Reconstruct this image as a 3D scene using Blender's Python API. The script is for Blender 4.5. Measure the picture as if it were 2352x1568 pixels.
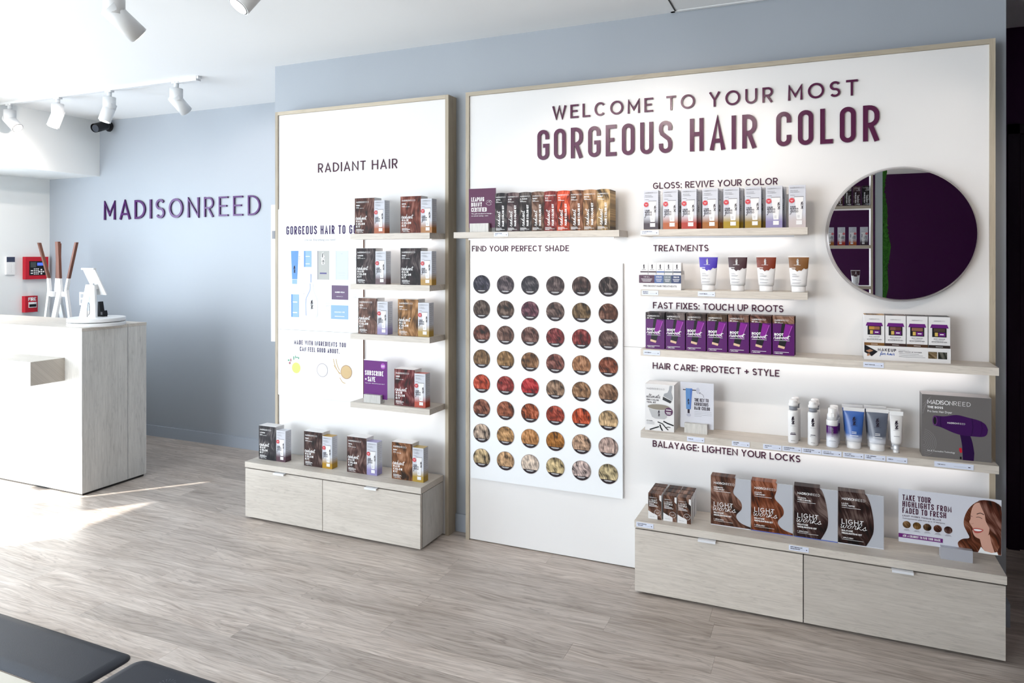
import bpy, math, random
from math import pi, sin, cos, radians as R
random.seed(7)
for o in list(bpy.data.objects): bpy.data.objects.remove(o)
sc = bpy.context.scene
COL = sc.collection

# ------------------------------------------------------------------ camera, world, lights
cam = bpy.data.cameras.new('camera'); camo = bpy.data.objects.new('camera', cam); COL.objects.link(camo)
cam.sensor_width = 36.0; cam.lens = 36.0*1628.5/2352
cam.shift_y = -(784-586.7)/2352
cam.clip_start = 0.02
camo.location = (0, 0, 1.5); camo.rotation_euler = (R(90), 0, R(23.506))
sc.camera = camo

world = bpy.data.worlds.new('world'); sc.world = world; world.use_nodes = True
bg = world.node_tree.nodes['Background']
bg.inputs[0].default_value = (0.72, 0.86, 1.0, 1); bg.inputs[1].default_value = 1.6

vs = sc.view_settings
vs.view_transform = 'Standard'; vs.look = 'None'; vs.gamma = 1.0; vs.use_curve_mapping = False
vs.exposure = 0.10

def lamp(name, kind, loc, energy, color=(1, 1, 1), aim=None, **kw):
    l = bpy.data.lights.new(name, kind); l.energy = energy; l.color = color
    for k, v in kw.items(): setattr(l, k, v)
    o = bpy.data.objects.new(name, l); o.location = loc; COL.objects.link(o)
    if aim is not None:
        import mathutils
        d = mathutils.Vector(aim) - mathutils.Vector(loc)
        o.rotation_euler = d.to_track_quat('-Z', 'Y').to_euler()
    return o

SUN_DIR = (0.60, 0.665, -0.445)
lamp('sun', 'SUN', (-10, -8, 8), 15.0, (1.0, 0.96, 0.9), (-10+SUN_DIR[0], -8+SUN_DIR[1], 8+SUN_DIR[2]), angle=R(0.6))
lamp('window_daylight_side', 'AREA', (-6.36, 0.44, 1.15), 98.0, (0.76, 0.88, 1.0), (0, 0.44, 1.15), shape='RECTANGLE', size=2.1, size_y=2.0)
lamp('added_logo_wall_fill', 'AREA', (-6.36, 2.45, 1.15), 48.0, (0.78, 0.89, 1.0), (0, 2.45, 1.15), shape='RECTANGLE', size=1.4, size_y=2.0)  # added fill lamp, no real opening behind it; brightens the grey logo wall
lamp('window_daylight_front', 'AREA', (-4.45, -4.80, 1.4), 285.0, (0.88, 0.94, 1.0), (-4.7, 3, 1.5), shape='RECTANGLE', size=3.7, size_y=2.3)

# ------------------------------------------------------------------ materials
def lin(h):
    if isinstance(h, str):
        h = h.lstrip('#'); c = [int(h[i:i+2], 16)/255 for i in (0, 2, 4)]
        return tuple(x/12.92 if x <= 0.04045 else ((x+0.055)/1.055)**2.4 for x in c)+(1.0,)
    return tuple(h)+(1.0,)

MC = {}
def mat(name, color, rough=0.5, metal=0.0, emit=None, estr=0.0, spec=0.5, bump=0.0, bscale=200):
    if name in MC: return MC[name]
    m = bpy.data.materials.new(name); m.use_nodes = True; nt = m.node_tree
    b = nt.nodes['Principled BSDF']
    b.inputs['Base Color'].default_value = lin(color)
    b.inputs['Roughness'].default_value = rough; b.inputs['Metallic'].default_value = metal
    b.inputs['Specular IOR Level'].default_value = spec
    if emit is not None:
        b.inputs['Emission Color'].default_value = lin(emit); b.inputs['Emission Strength'].default_value = estr
    if bump:
        tc = nt.nodes.new('ShaderNodeTexCoord'); n = nt.nodes.new('ShaderNodeTexNoise'); n.inputs['Scale'].default_value = bscale
        bp = nt.nodes.new('ShaderNodeBump'); bp.inputs['Strength'].default_value = bump; bp.inputs['Distance'].default_value = 0.002
        nt.links.new(tc.outputs['Object'], n.inputs['Vector']); nt.links.new(n.outputs['Fac'], bp.inputs['Height'])
        nt.links.new(bp.outputs['Normal'], b.inputs['Normal'])
    MC[name] = m
    return m

class NT:
    """small helper to write node trees"""
    def __init__(s, name):
        s.m = bpy.data.materials.new(name); s.m.use_nodes = True; s.nt = s.m.node_tree
        s.b = s.nt.nodes['Principled BSDF']; s.tc = s.nt.nodes.new('ShaderNodeTexCoord')
        MC[name] = s.m
    def n(s, t, **kw):
        x = s.nt.nodes.new('ShaderNode'+t)
        for k, v in kw.items(): setattr(x, k, v)
        return x
    def l(s, a, b): s.nt.links.new(a, b)
    def val(s, sock, v):
        if hasattr(v, 'is_linked') or hasattr(v, 'links'): s.l(v, sock)
        else: sock.default_value = v
    def math(s, op, a, b=0.0, c=0.0, clamp=False):
        x = s.n('Math', operation=op); x.use_clamp = clamp
        s.val(x.inputs[0], a); s.val(x.inputs[1], b); s.val(x.inputs[2], c)
        return x.outputs[0]
    def noise(s, vec, scale, detail=2.0, rough=0.5, dist=0.0):
        x = s.n('TexNoise'); s.l(vec, x.inputs['Vector'])
        x.inputs['Scale'].default_value = scale; x.inputs['Detail'].default_value = detail
        x.inputs['Roughness'].default_value = rough; x.inputs['Distortion'].default_value = dist
        return x.outputs['Fac']
    def comb(s, a, b, c):
        x = s.n('CombineXYZ'); s.val(x.inputs[0], a); s.val(x.inputs[1], b); s.val(x.inputs[2], c); return x.outputs[0]
    def mix(s, f, a, b, blend='MIX'):
        x = s.n('Mix', data_type='RGBA', blend_type=blend)
        s.val(x.inputs[0], f); s.val(x.inputs[6], a); s.val(x.inputs[7], b); return x.outputs[2]
    def ramp(s, f, stops):
        x = s.n('ValToRGB'); s.l(f, x.inputs[0]); e = x.color_ramp.elements
        while len(e) < len(stops): e.new(0.5)
        for i, (p, c) in enumerate(stops): e[i].position = p; e[i].color = c
        return x.outputs[0]

def wood(name, light, dark, axis='X', rough=0.45, contrast=1.0, fine=1.0, warpk=0.16, veins=0.45):
    """whitewashed laminate / plank with grain running along axis; every object gets its own offset"""
    if name in MC: return MC[name]
    t = NT(name)
    sep = t.n('SeparateXYZ'); t.l(t.tc.outputs['Object'], sep.inputs[0])
    x, y, z = sep.outputs
    rnd = t.n('ObjectInfo').outputs['Random']
    off = t.math('MULTIPLY', rnd, 37.0)
    if axis == 'X': u, v, w = x, y, z
    elif axis == 'Z': u, v, w = z, x, y
    else: u, v, w = y, x, z
    vw = t.math('ADD', v, w)
    # slow warp gives cathedral figures
    warp = t.noise(t.comb(t.math('MULTIPLY', u, 1.6), t.math('MULTIPLY', vw, 5.0), off), 1.0, 2.0)
    vv = t.math('ADD', vw, t.math('MULTIPLY', t.math('SUBTRACT', warp, 0.5), warpk))
    rings = t.noise(t.comb(t.math('MULTIPLY', u, 2.6*fine), t.math('MULTIPLY', vv, 46.0*fine), off), 1.0, 4.0, 0.62, 0.35)
    fib = t.noise(t.comb(t.math('MULTIPLY', u, 9.0*fine), t.math('MULTIPLY', vw, 330.0*fine), off), 1.0, 2.0, 0.6)
    patch = t.noise(t.comb(t.math('MULTIPLY', u, 2.2), t.math('MULTIPLY', vw, 9.0), off), 1.0, 2.0)
    f = t.math('ADD', t.math('MULTIPLY', rings, 0.55), t.math('ADD', t.math('MULTIPLY', fib, 0.2), t.math('MULTIPLY', patch, 0.25)))
    f = t.math('ADD', t.math('MULTIPLY', t.math('SUBTRACT', f, 0.47), 3.2*contrast), 0.42, clamp=True)
    c = t.mix(f, lin(light), lin(dark))
    ve = t.noise(t.comb(t.math('MULTIPLY', u, 1.1*fine), t.math('MULTIPLY', vv, 17.0*fine), t.math('ADD', off, 4.0)), 1.0, 3.0, 0.6, 0.5)
    ve = t.math('SUBTRACT', 1.0, t.math('MULTIPLY', t.math('ABSOLUTE', t.math('SUBTRACT', t.math('FRACT', t.math('MULTIPLY', ve, 9.0)), 0.5)), 5.0), clamp=True)
    c = t.mix(t.math('MULTIPLY', t.math('MULTIPLY', ve, patch), veins), c, tuple(x*.62 for x in dark)+(1.0,))
    kn = t.noise(t.comb(t.math('MULTIPLY', u, 5.0*fine), t.math('MULTIPLY', vw, 16.0*fine), t.math('ADD', off, 9.0)), 1.0, 3.0, 0.55)
    kn = t.math('MULTIPLY', t.math('SUBTRACT', kn, 0.60), 4.0, clamp=True)
    c = t.mix(t.math('MULTIPLY', kn, 0.55), c, tuple(x*.72 for x in dark)+(1.0,))
    tone = t.math('ADD', 0.85, t.math('MULTIPLY', rnd, 0.24))
    c = t.mix(1.0, c, t.comb(tone, tone, tone), 'MULTIPLY')
    t.l(c, t.b.inputs['Base Color'])
    t.l(t.math('ADD', rough, t.math('MULTIPLY', fib, 0.12)), t.b.inputs['Roughness'])
    bp = t.n('Bump'); bp.inputs['Strength'].default_value = 0.08; bp.inputs['Distance'].default_value = 0.002
    t.l(f, bp.inputs['Height']); t.l(bp.outputs[0], t.b.inputs['Normal'])
    return t.m

def hair(name, k=1.0, wave=0.010, wfreq=32.0, tilt=0.0, drk=0.10, lgt=1.9, mul=.58):
    """printed photograph of hair: strands down z, tinted by the object's own colour. k = strand density"""
    t = NT(name)
    sep = t.n('SeparateXYZ'); t.l(t.tc.outputs['Object'], sep.inputs[0])
    x, y, z = sep.outputs
    oi = t.n('ObjectInfo'); off = t.math('MULTIPLY', oi.outputs['Random'], 23.0)
    ph = t.math('MULTIPLY', oi.outputs['Random'], 6.0)
    w1 = t.noise(t.comb(t.math('MULTIPLY', x, 14.0*k), t.math('MULTIPLY', z, 11.0*k), off), 1.0, 1.0)
    sw = t.math('SINE', t.math('ADD', t.math('MULTIPLY', z, wfreq*k), t.math('ADD', ph, t.math('MULTIPLY', w1, 5.0))))
    u = t.math('ADD', x, t.math('ADD', t.math('MULTIPLY', sw, wave/k), t.math('ADD', t.math('MULTIPLY', t.math('SUBTRACT', w1, 0.5), 2.6*wave/k), t.math('MULTIPLY', z, tilt))))
    strands = t.noise(t.comb(t.math('MULTIPLY', u, 620.0*k), t.math('MULTIPLY', z, 16.0*k), off), 1.0, 2.0, 0.6)
    locks = t.noise(t.comb(t.math('MULTIPLY', u, 95.0*k), t.math('MULTIPLY', z, 13.0*k), off), 1.0, 2.0)
    big = t.noise(t.comb(t.math('MULTIPLY', u, 22.0*k), t.math('MULTIPLY', z, 20.0*k), off), 1.0, 1.0)
    f = t.math('ADD', t.math('MULTIPLY', strands, 0.26), t.math('ADD', t.math('MULTIPLY', locks, 0.36), t.math('MULTIPLY', big, 0.38)))
    f = t.math('ADD', t.math('MULTIPLY', t.math('SUBTRACT', f, 0.5), 4.2), 0.46, clamp=True)
    col = t.mix(1.0, oi.outputs['Color'], (mul, mul*.94, mul*.92, 1), 'MULTIPLY')
    dk = t.mix(1.0, col, (drk, drk, drk*1.15, 1), 'MULTIPLY')
    lt0 = t.mix(1.0, col, (lgt, lgt, lgt*0.95, 1), 'MULTIPLY'); lt = t.mix(0.10, lt0, (1.0, 0.9, 0.8, 1))
    a = t.mix(t.math('MULTIPLY', f, 2.0, clamp=True), dk, col)
    b = t.mix(t.math('SUBTRACT', t.math('MULTIPLY', f, 2.0), 1.0, clamp=True), a, lt)
    t.l(b, t.b.inputs['Base Color']); t.b.inputs['Roughness'].default_value = 0.45; t.b.inputs['Specular IOR Level'].default_value = 0.22
    return t.m

# ------------------------------------------------------------------ mesh builder
class MB:
    def __init__(s): s.v = []; s.f = []; s.m = []; s.sm = []
    def add(s, vs, fs, m=0, smooth=False):
        k = len(s.v); s.v += [tuple(p) for p in vs]
        for f in fs: s.f.append([i+k for i in f]); s.m.append(m); s.sm.append(smooth)
        return s
    def box(s, x0, x1, y0, y1, z0, z1, m=0):
        return s.add([(x0,y0,z0),(x1,y0,z0),(x1,y1,z0),(x0,y1,z0),(x0,y0,z1),(x1,y0,z1),(x1,y1,z1),(x0,y1,z1)],
            [(0,3,2,1),(4,5,6,7),(0,1,5,4),(1,2,6,5),(2,3,7,6),(3,0,4,7)], m)
    def boxm(s, x0, x1, y0, y1, z0, z1, mm):
        """box with one material per side: bottom, top, front(-y), right(+x), back, left"""
        k = len(s.v); s.box(x0,x1,y0,y1,z0,z1); s.m[-6:] = mm; return s
    def flat(s, pts, y, m=0):
        """polygon in the x-z plane"""
        return s.add([(p[0], y, p[1]) for p in pts], [tuple(range(len(pts)))], m)
    def rect(s, x0, x1, z0, z1, y, m=0): return s.flat([(x0,z0),(x1,z0),(x1,z1),(x0,z1)], y, m)
    def disc(s, x, z, r, y, m=0, n=20, rz=None, a0=0, a1=2*pi):
        return s.flat([(x+r*cos(a0+(a1-a0)*i/n), z+(rz or r)*sin(a0+(a1-a0)*i/n)) for i in range(n + (a1-a0 < 6.2))], y, m)
    def prism(s, pts, y0, y1, m=0, smooth=False):
        n = len(pts); k = len(s.v)
        s.v += [(p[0], y0, p[1]) for p in pts]+[(p[0], y1, p[1]) for p in pts]
        fs = [tuple(range(n)), tuple(range(2*n-1, n-1, -1))]+[(i, n+i, n+(i+1)%n, (i+1)%n) for i in range(n)]
        for j, f in enumerate(fs): s.f.append([i+k for i in f]); s.m.append(m); s.sm.append(smooth and j > 1)
        return s
    def cyl(s, p0, p1, r0, r1=None, n=20, m=0, caps=True, smooth=True, mc=None):
        import mathutils
        r1 = r0 if r1 is None else r1
        a = mathutils.Vector(p0); b = mathutils.Vector(p1); d = (b-a).normalized()
        u = d.orthogonal().normalized(); w = d.cross(u); k = len(s.v)
        for c, r in ((a, r0), (b, r1)):
            for i in range(n):
                t = 2*pi*i/n; s.v.append(tuple(c+u*(r*cos(t))+w*(r*sin(t))))
        for i in range(n): s.f.append([k+i, k+(i+1)%n, k+n+(i+1)%n, k+n+i]); s.m.append(m); s.sm.append(smooth)
        if caps:
            s.f.append([k+i for i in range(n)][::-1]); s.m.append(m if mc is None else mc); s.sm.append(False)
            s.f.append([k+n+i for i in range(n)]); s.m.append(m if mc is None else mc); s.sm.append(False)
        return s
    def lathe(s, prof, n=24, cx=0, cy=0, mats=None, sx=None, sy=None):
        """profile [(r,z)...]; sx, sy optional per-ring factors give ovals and flattened tube ends"""
        k = len(s.v); N = len(prof)
        for j, (r, z) in enumerate(prof):
            fx = sx[j] if sx else 1; fy = sy[j] if sy else 1
            for i in range(n): t = 2*pi*i/n; s.v.append((cx+r*fx*cos(t), cy+r*fy*sin(t), z))
        for j in range(N-1):
            for i in range(n):
                s.f.append([k+j*n+i, k+j*n+(i+1)%n, k+(j+1)*n+(i+1)%n, k+(j+1)*n+i]); s.m.append(mats[j] if mats else 0); s.sm.append(True)
        s.f.append([k+i for i in range(n)][::-1]); s.m.append(mats[0] if mats else 0); s.sm.append(False)
        s.f.append([k+(N-1)*n+i for i in range(n)]); s.m.append(mats[-1] if mats else 0); s.sm.append(False)
        return s
    def ribbon(s, pts, t, y, closed=False, depth=0.0, m=0):
        s.rk = getattr(s, 'rk', 0)+1; y -= .00003*(s.rk % 4)
        """stroke of width t along a polyline in the x-z plane, mitred joints"""
        P = [pts[0]]
        for p in pts[1:]:
            if abs(p[0]-P[-1][0])+abs(p[1]-P[-1][1]) > 1e-7: P.append(p)
        if closed and len(P) > 2 and abs(P[0][0]-P[-1][0])+abs(P[0][1]-P[-1][1]) < 1e-7: P.pop()
        n = len(P)
        if n < 2: return s
        L = []; Rr = []; h = t/2
        for i in range(n):
            def dr(a, b):
                dx, dz = b[0]-a[0], b[1]-a[1]; q = math.hypot(dx, dz) or 1; return dx/q, dz/q
            if closed or 0 < i < n-1: d0 = dr(P[i-1], P[i]); d1 = dr(P[i], P[(i+1) % n])
            elif i == 0: d0 = d1 = dr(P[0], P[1])
            else: d0 = d1 = dr(P[-2], P[-1])
            nx, nz = -(d0[1]+d1[1]), d0[0]+d1[0]; q = math.hypot(nx, nz)
            if q < 1e-6: nx, nz = -d1[1], d1[0]; k = 1
            else:
                nx /= q; nz /= q; k = 1/max(0.60, nx*-d1[1]+nz*d1[0])
            L.append((P[i][0]+nx*h*k, P[i][1]+nz*h*k)); Rr.append((P[i][0]-nx*h*k, P[i][1]-nz*h*k))
        k = len(s.v); e = n if closed else n-1
        s.v += [(p[0], y, p[1]) for p in L]+[(p[0], y, p[1]) for p in Rr]
        for i in range(e):
            j = (i+1) % n; s.f.append([k+i, k+n+i, k+n+j, k+j]); s.m.append(m); s.sm.append(False)
        if depth:
            s.v += [(p[0], y+depth, p[1]) for p in L]+[(p[0], y+depth, p[1]) for p in Rr]
            q = k+2*n
            for i in range(e):
                j = (i+1) % n
                s.f.append([k+j, q+j, q+i, k+i]); s.f.append([k+n+i, q+n+i, q+n+j, k+n+j]); s.m += [m, m]; s.sm += [False, False]
            if not closed:
                s.f.append([k, q, q+n, k+n]); s.f.append([k+n-1, k+2*n-1, q+2*n-1, q+n-1]); s.m += [m, m]; s.sm += [False, False]
        return s
    def mesh(s, name, mats):
        me = bpy.data.meshes.new(name); me.from_pydata(s.v, [], s.f)
        for m in (mats if isinstance(mats, (list, tuple)) else [mats]): me.materials.append(m)
        me.polygons.foreach_set('material_index', s.m); me.polygons.foreach_set('use_smooth', s.sm)
        me.update(); return me
    def obj(s, name, mats, parent=None, loc=(0, 0, 0), color=None, rot=None):
        return put(name, s.mesh(name, mats), parent, loc, color, rot)

def put(name, me, parent=None, loc=(0, 0, 0), color=None, rot=None):
    o = bpy.data.objects.new(name, me); COL.objects.link(o); o.location = loc
    if parent: o.parent = parent
    if color: o.color = lin(color)
    if rot: o.rotation_euler = rot
    return o
def tag(o, label, cat, group=None):
    o['label'] = label; o['category'] = cat
    if group: o['group'] = group
    return o
def thing(name, label, cat, loc, group=None, rot=None):
    return tag(put(name, None, None, loc, None, rot), label, cat, group)
def struct(o): o['kind'] = 'structure'; return o
def origin(mb, o3):
    mb.v = [(a-o3[0], b-o3[1], c-o3[2]) for a, b, c in mb.v]; return mb

# ------------------------------------------------------------------ stroke lettering
def arc(cx, cz, rx, rz, a0, a1, n):
    return [(cx+rx*cos(R(a0+(a1-a0)*i/n)), cz+rz*sin(R(a0+(a1-a0)*i/n))) for i in range(n+1)]
WIDE = dict(A=.80,B=.60,C=.82,D=.76,E=.56,F=.54,G=.86,H=.74,I=.0,J=.46,K=.66,L=.52,M=.86,N=.76,O=.96,P=.58,Q=.96,R=.60,S=.56,T=.62,U=.72,V=.78,W=1.12,X=.70,Y=.72,Z=.62)
COND = dict(A=.46,M=.56,W=.62,I=.0,E=.35,F=.34,L=.33,T=.38,V=.46,Y=.46,N=.43,K=.43)
def glyph(ch, t, style, q=4):
    """returns (width, [(points, closed)...]) for a capital of height 1"""
    wide = style == 'wide'
    W = t+(WIDE.get(ch, .56) if wide else COND.get(ch, .41))*(1-t if wide else 1)
    if not wide and ch != 'I': W = COND.get(ch, .41)
    if ch == 'I': W = t
    a = t/2; x0, x1, z0, z1 = a, W-a, a, 1-a; w = x1-x0; m = .5
    rx = w/2; rz = (z1-z0)/2 if wide else min(w/2, .3)
    S = []
    def ring(): return arc(x1-rx, z1-rz, rx, rz, 0, 90, q)+arc(x0+rx, z1-rz, rx, rz, 90, 180, q)+arc(x0+rx, z0+rz, rx, rz, 180, 270, q)+arc(x1-rx, z0+rz, rx, rz, 270, 360, q)
    def bowl(zl, zh, x=None):
        xx = x1 if x is None else x; r = (zh-zl)/2; ex = min(r*(1.0 if wide else .8), w*.7); r = min(r, .30 if wide else .2)
        return [(x0, zh)]+arc(xx-ex, zh-r, ex, r, 90, 0, q)+arc(xx-ex, zl+r, ex, r, 0, -90, q)+[(x0, zl)]
    if ch in 'OQ0' : S.append((ring(), True))
    elif ch == 'C' or ch == 'G':
        if wide: p = arc((x0+x1)/2, m, rx, rz, 42, 318 if ch == 'C' else 345, q*3)
        else: p = [(x1, .68)]+arc(x1-rx, z1-rz, rx, rz, 0, 90, q)+arc(x0+rx, z1-rz, rx, rz, 90, 180, q)+arc(x0+rx, z0+rz, rx, rz, 180, 270, q)+arc(x1-rx, z0+rz, rx, rz, 270, 360, q)+([(x1, .32)] if ch == 'C' else [])
        if ch == 'G': p = (p if not wide else p)+[(x1, .47), (x0+w*.5, .47)]
        S.append((p, False))
    elif ch == 'S':
        if wide:
            r = (1-t)/4; S.append((arc((x0+x1)/2, z1-r, rx, r, 30, 255, q*2)+arc((x0+x1)/2, z0+r, rx, r, 75, -150, q*2), False))
        else:
            S.append(([(x1, .70)]+arc(x1-rx, z1-rz, rx, rz, 0, 90, q)+arc(x0+rx, z1-rz, rx, rz, 90, 180, q)+[(x0, .70), (x0+w*.12, .60), (x1-w*.12, .42), (x1, .31)]+arc(x1-rx, z0+rz, rx, rz, 0, -90, q)+arc(x0+rx, z0+rz, rx, rz, -90, -180, q)+[(x0, .30)], False))
    elif ch == 'D': S.append(([(x0, z0)]+[(x0, z1)]+arc(x1-w*.75, z1-rz, w*.75, rz, 90, 0, q)+arc(x1-w*.75, z0+rz, w*.75, rz, 0, -90, q), True))
    elif ch in 'PR':
        zl = .46 if ch == 'P' else .45
        S.append(([(x0, 0), (x0, 1)], False)); S.append((bowl(zl, z1), False))
        if ch == 'R': S.append(([(x0+w*.45, zl), (x1, 0)], False))
    elif ch == 'B':
        S.append(([(x0, 0), (x0, 1)], False)); S.append((bowl(.52, z1, x1-w*.06), False)); S.append((bowl(z0, .52), False))
    elif ch == 'A':
        S.append(([(x0, 0), (W/2, 1-a*.6), (x1, 0)], False)); zb = .28; k = zb
        S.append(([(x0+w*.5*k, zb), (x1-w*.5*k, zb)], False))
    elif ch in 'EF':
        if ch == 'E': S.append(([(x1+a, z0), (x0, z0), (x0, z1), (x1+a, z1)], False))
        else: S.append(([(x0, 0), (x0, z1), (x1+a, z1)], False))
        S.append(([(x0, .52), (x1-w*.05, .52)], False))
    elif ch == 'H': S += [([(x0, 0), (x0, 1)], False), ([(x1, 0), (x1, 1)], False), ([(x0, .52), (x1, .52)], False)]
    elif ch in 'I1|': S.append(([(a, 0), (a, 1)], False))
    elif ch == 'J': S.append(([(x1, 1)]+arc(x1-rx, z0+min(rz, .3), rx, min(rz, .3), 0, -150, q*2), False))
    elif ch == 'K': S += [([(x0, 0), (x0, 1)], False), ([(x1, 1), (x0, .38)], False), ([(x0+w*.3, .56), (x1, 0)], False)]
    elif ch == 'L': S.append(([(x0, 1), (x0, z0), (x1+a, z0)], False))
    elif ch == 'M': S.append(([(x0, 0), (x0, 1-a), (W/2, .28 if wide else .2), (x1, 1-a), (x1, 0)], False))
    elif ch == 'N': S.append(([(x0, 0), (x0, 1-a), (x1, a), (x1, 1)], False))
    elif ch == 'T': S += [([(0, z1), (W, z1)], False), ([(W/2, 0), (W/2, z1)], False)]
    elif ch == 'U':
        rr = rx if wide else rz; rr = min(rr, .45)
        S.append(([(x0, 1)]+arc(x0+rx, z0+rr, rx, rr, 180, 270, q)+arc(x1-rx, z0+rr, rx, rr, 270, 360, q)+[(x1, 1)], False))
    elif ch == 'V': S.append(([(x0, 1), (W/2, a*.6), (x1, 1)], False))
    elif ch == 'W': S.append(([(x0, 1), (x0+w*.26, a), (W/2, 1-a), (x1-w*.26, a), (x1, 1)], False))
    elif ch == 'X': S += [([(x0, 0), (x1, 1)], False), ([(x0, 1), (x1, 0)], False)]
    elif ch == 'Y': S += [([(x0, 1), (W/2, .45), (x1, 1)], False), ([(W/2, .45), (W/2, 0)], False)]
    elif ch == 'Z': S.append(([(x0, z1), (x1, z1), (x0, z0), (x1+a, z0)], False))
    elif ch == '2': S.append((arc((x0+x1)/2, z1-.22, rx, .22, 170, -20, q*2)+[(x0, z0), (x1, z0)], False))
    elif ch == '3': S += [(arc((x0+x1)/2, .75-a, rx, .25, 150, -90, q*2), False), (arc((x0+x1)/2, .27, rx, .27-a, 90, -150, q*2), False)]
    elif ch == '4': S += [([(x1-w*.2, 0), (x1-w*.2, 1), (x0, .3), (x1, .3)], False)]
    elif ch == '5': S.append(([(x1, z1), (x0, z1), (x0, .55)]+arc((x0+x1)/2, .32, rx, .32-a, 110, -140, q*2), False))
    elif ch == '6': S += [(arc((x0+x1)/2, .32, rx, .32-a, 0, 360, q*3), True), ([(x0, .35), (x0+w*.2, .75), (x1-w*.2, 1)], False)]
    elif ch == '7': S.append(([(x0, z1), (x1, z1), (x0+w*.3, 0)], False))
    elif ch == '8': S += [(arc((x0+x1)/2, .74, rx*.85, .26-a, 0, 360, q*3), True), (arc((x0+x1)/2, .27, rx, .27-a, 0, 360, q*3), True)]
    elif ch == '9': S += [(arc((x0+x1)/2, .68, rx, .32-a, 0, 360, q*3), True), ([(x1, .65), (x1-w*.2, .25), (x0+w*.2, 0)], False)]
    elif ch == '.': W = t*1.2; S.append(([(W/2, 0), (W/2, t*1.1)], False))
    elif ch == ':': W = t*1.2; S += [([(W/2, 0), (W/2, t*1.1)], False), ([(W/2, .55), (W/2, .55+t*1.1)], False)]
    elif ch == '+': S += [([(0, .45), (W, .45)], False), ([(W/2, .45-W/2), (W/2, .45+W/2)], False)]
    elif ch == '-': W = .3; S.append(([(0, .45), (W, .45)], False))
    elif ch == '_': W = .5; S.append(([(0, 0.05), (W, 0.05)], False))
    elif ch == "'": W = t; S.append(([(a, .75), (a, 1)], False))
    elif ch == '$': S += [x for x in glyph('S', t, style, q)[1]]+[([(W/2, -.1), (W/2, 1.1)], False)]
    elif ch == '(': W = .2; S.append((arc(.3, .5, .25, .6, 120, 240, q), False))
    elif ch == ' ': W = .28 if wide else .18
    return W, S

def layout(s, H, style, t, width=None, sp=.12, q=4):
    gl = [glyph(c, t, style, q) for c in s]
    nat = sum(g[0] for g in gl)
    if width is not None and len(s) > 1:
        sp = (width/H-nat)/(len(s)-1); sx = 1.0
        lo = .04
        if sp < lo: sx = (width/H)/(nat+lo*(len(s)-1)); sp = lo
    else: sx = 1.0
    x = 0; out = []
    for c, (W, S) in zip(s, gl):
        out.append((c, x*H*sx, W*H*sx, [([(p[0]*H*sx, p[1]*H) for p in pts], cl) for pts, cl in S])); x += W+sp
    return out, (x-sp)*H*sx
def text(mb, s, x, z, H, y, style='wide', t=.13, width=None, sp=.12, m=0, depth=0.0, q=3, align='l', vert=False):
    L, tot = layout(s, H, style, t, width, sp, q)
    ox = 0 if align == 'l' else (-tot/2 if align == 'c' else -tot)
    for c, gx, gw, S in L:
        for pts, cl in S:
            P = [(x+ox+gx+p[0], z+p[1]) for p in pts]
            if vert: P = [(x-(p[1]-z), z+(p[0]-x)) for p in P]
            mb.ribbon(P, t*H, y, cl, depth, m)
    return tot
def wall_text(name, label, s, x, y, z, H, style, t, width, m, depth=0.008, q=6, group='raised headings on the white panels', brk=None):
    """raised letters fixed to a wall, every letter a part"""
    th = thing(name, label, 'lettering', (x, y, z), group)
    L, tot = layout(s, H, style, t, width, .1, q)
    for i, (c, gx, gw, S) in enumerate(L):
        if c == ' ': continue
        b = MB(); tt = t*H*(0.72 if brk and i >= brk else 1)
        for pts, cl in S: b.ribbon([(p[0], p[1]) for p in pts], tt, -depth, cl, depth, 0)
        b.obj('letter', m, th, (gx, 0, 0))
    return th

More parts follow.
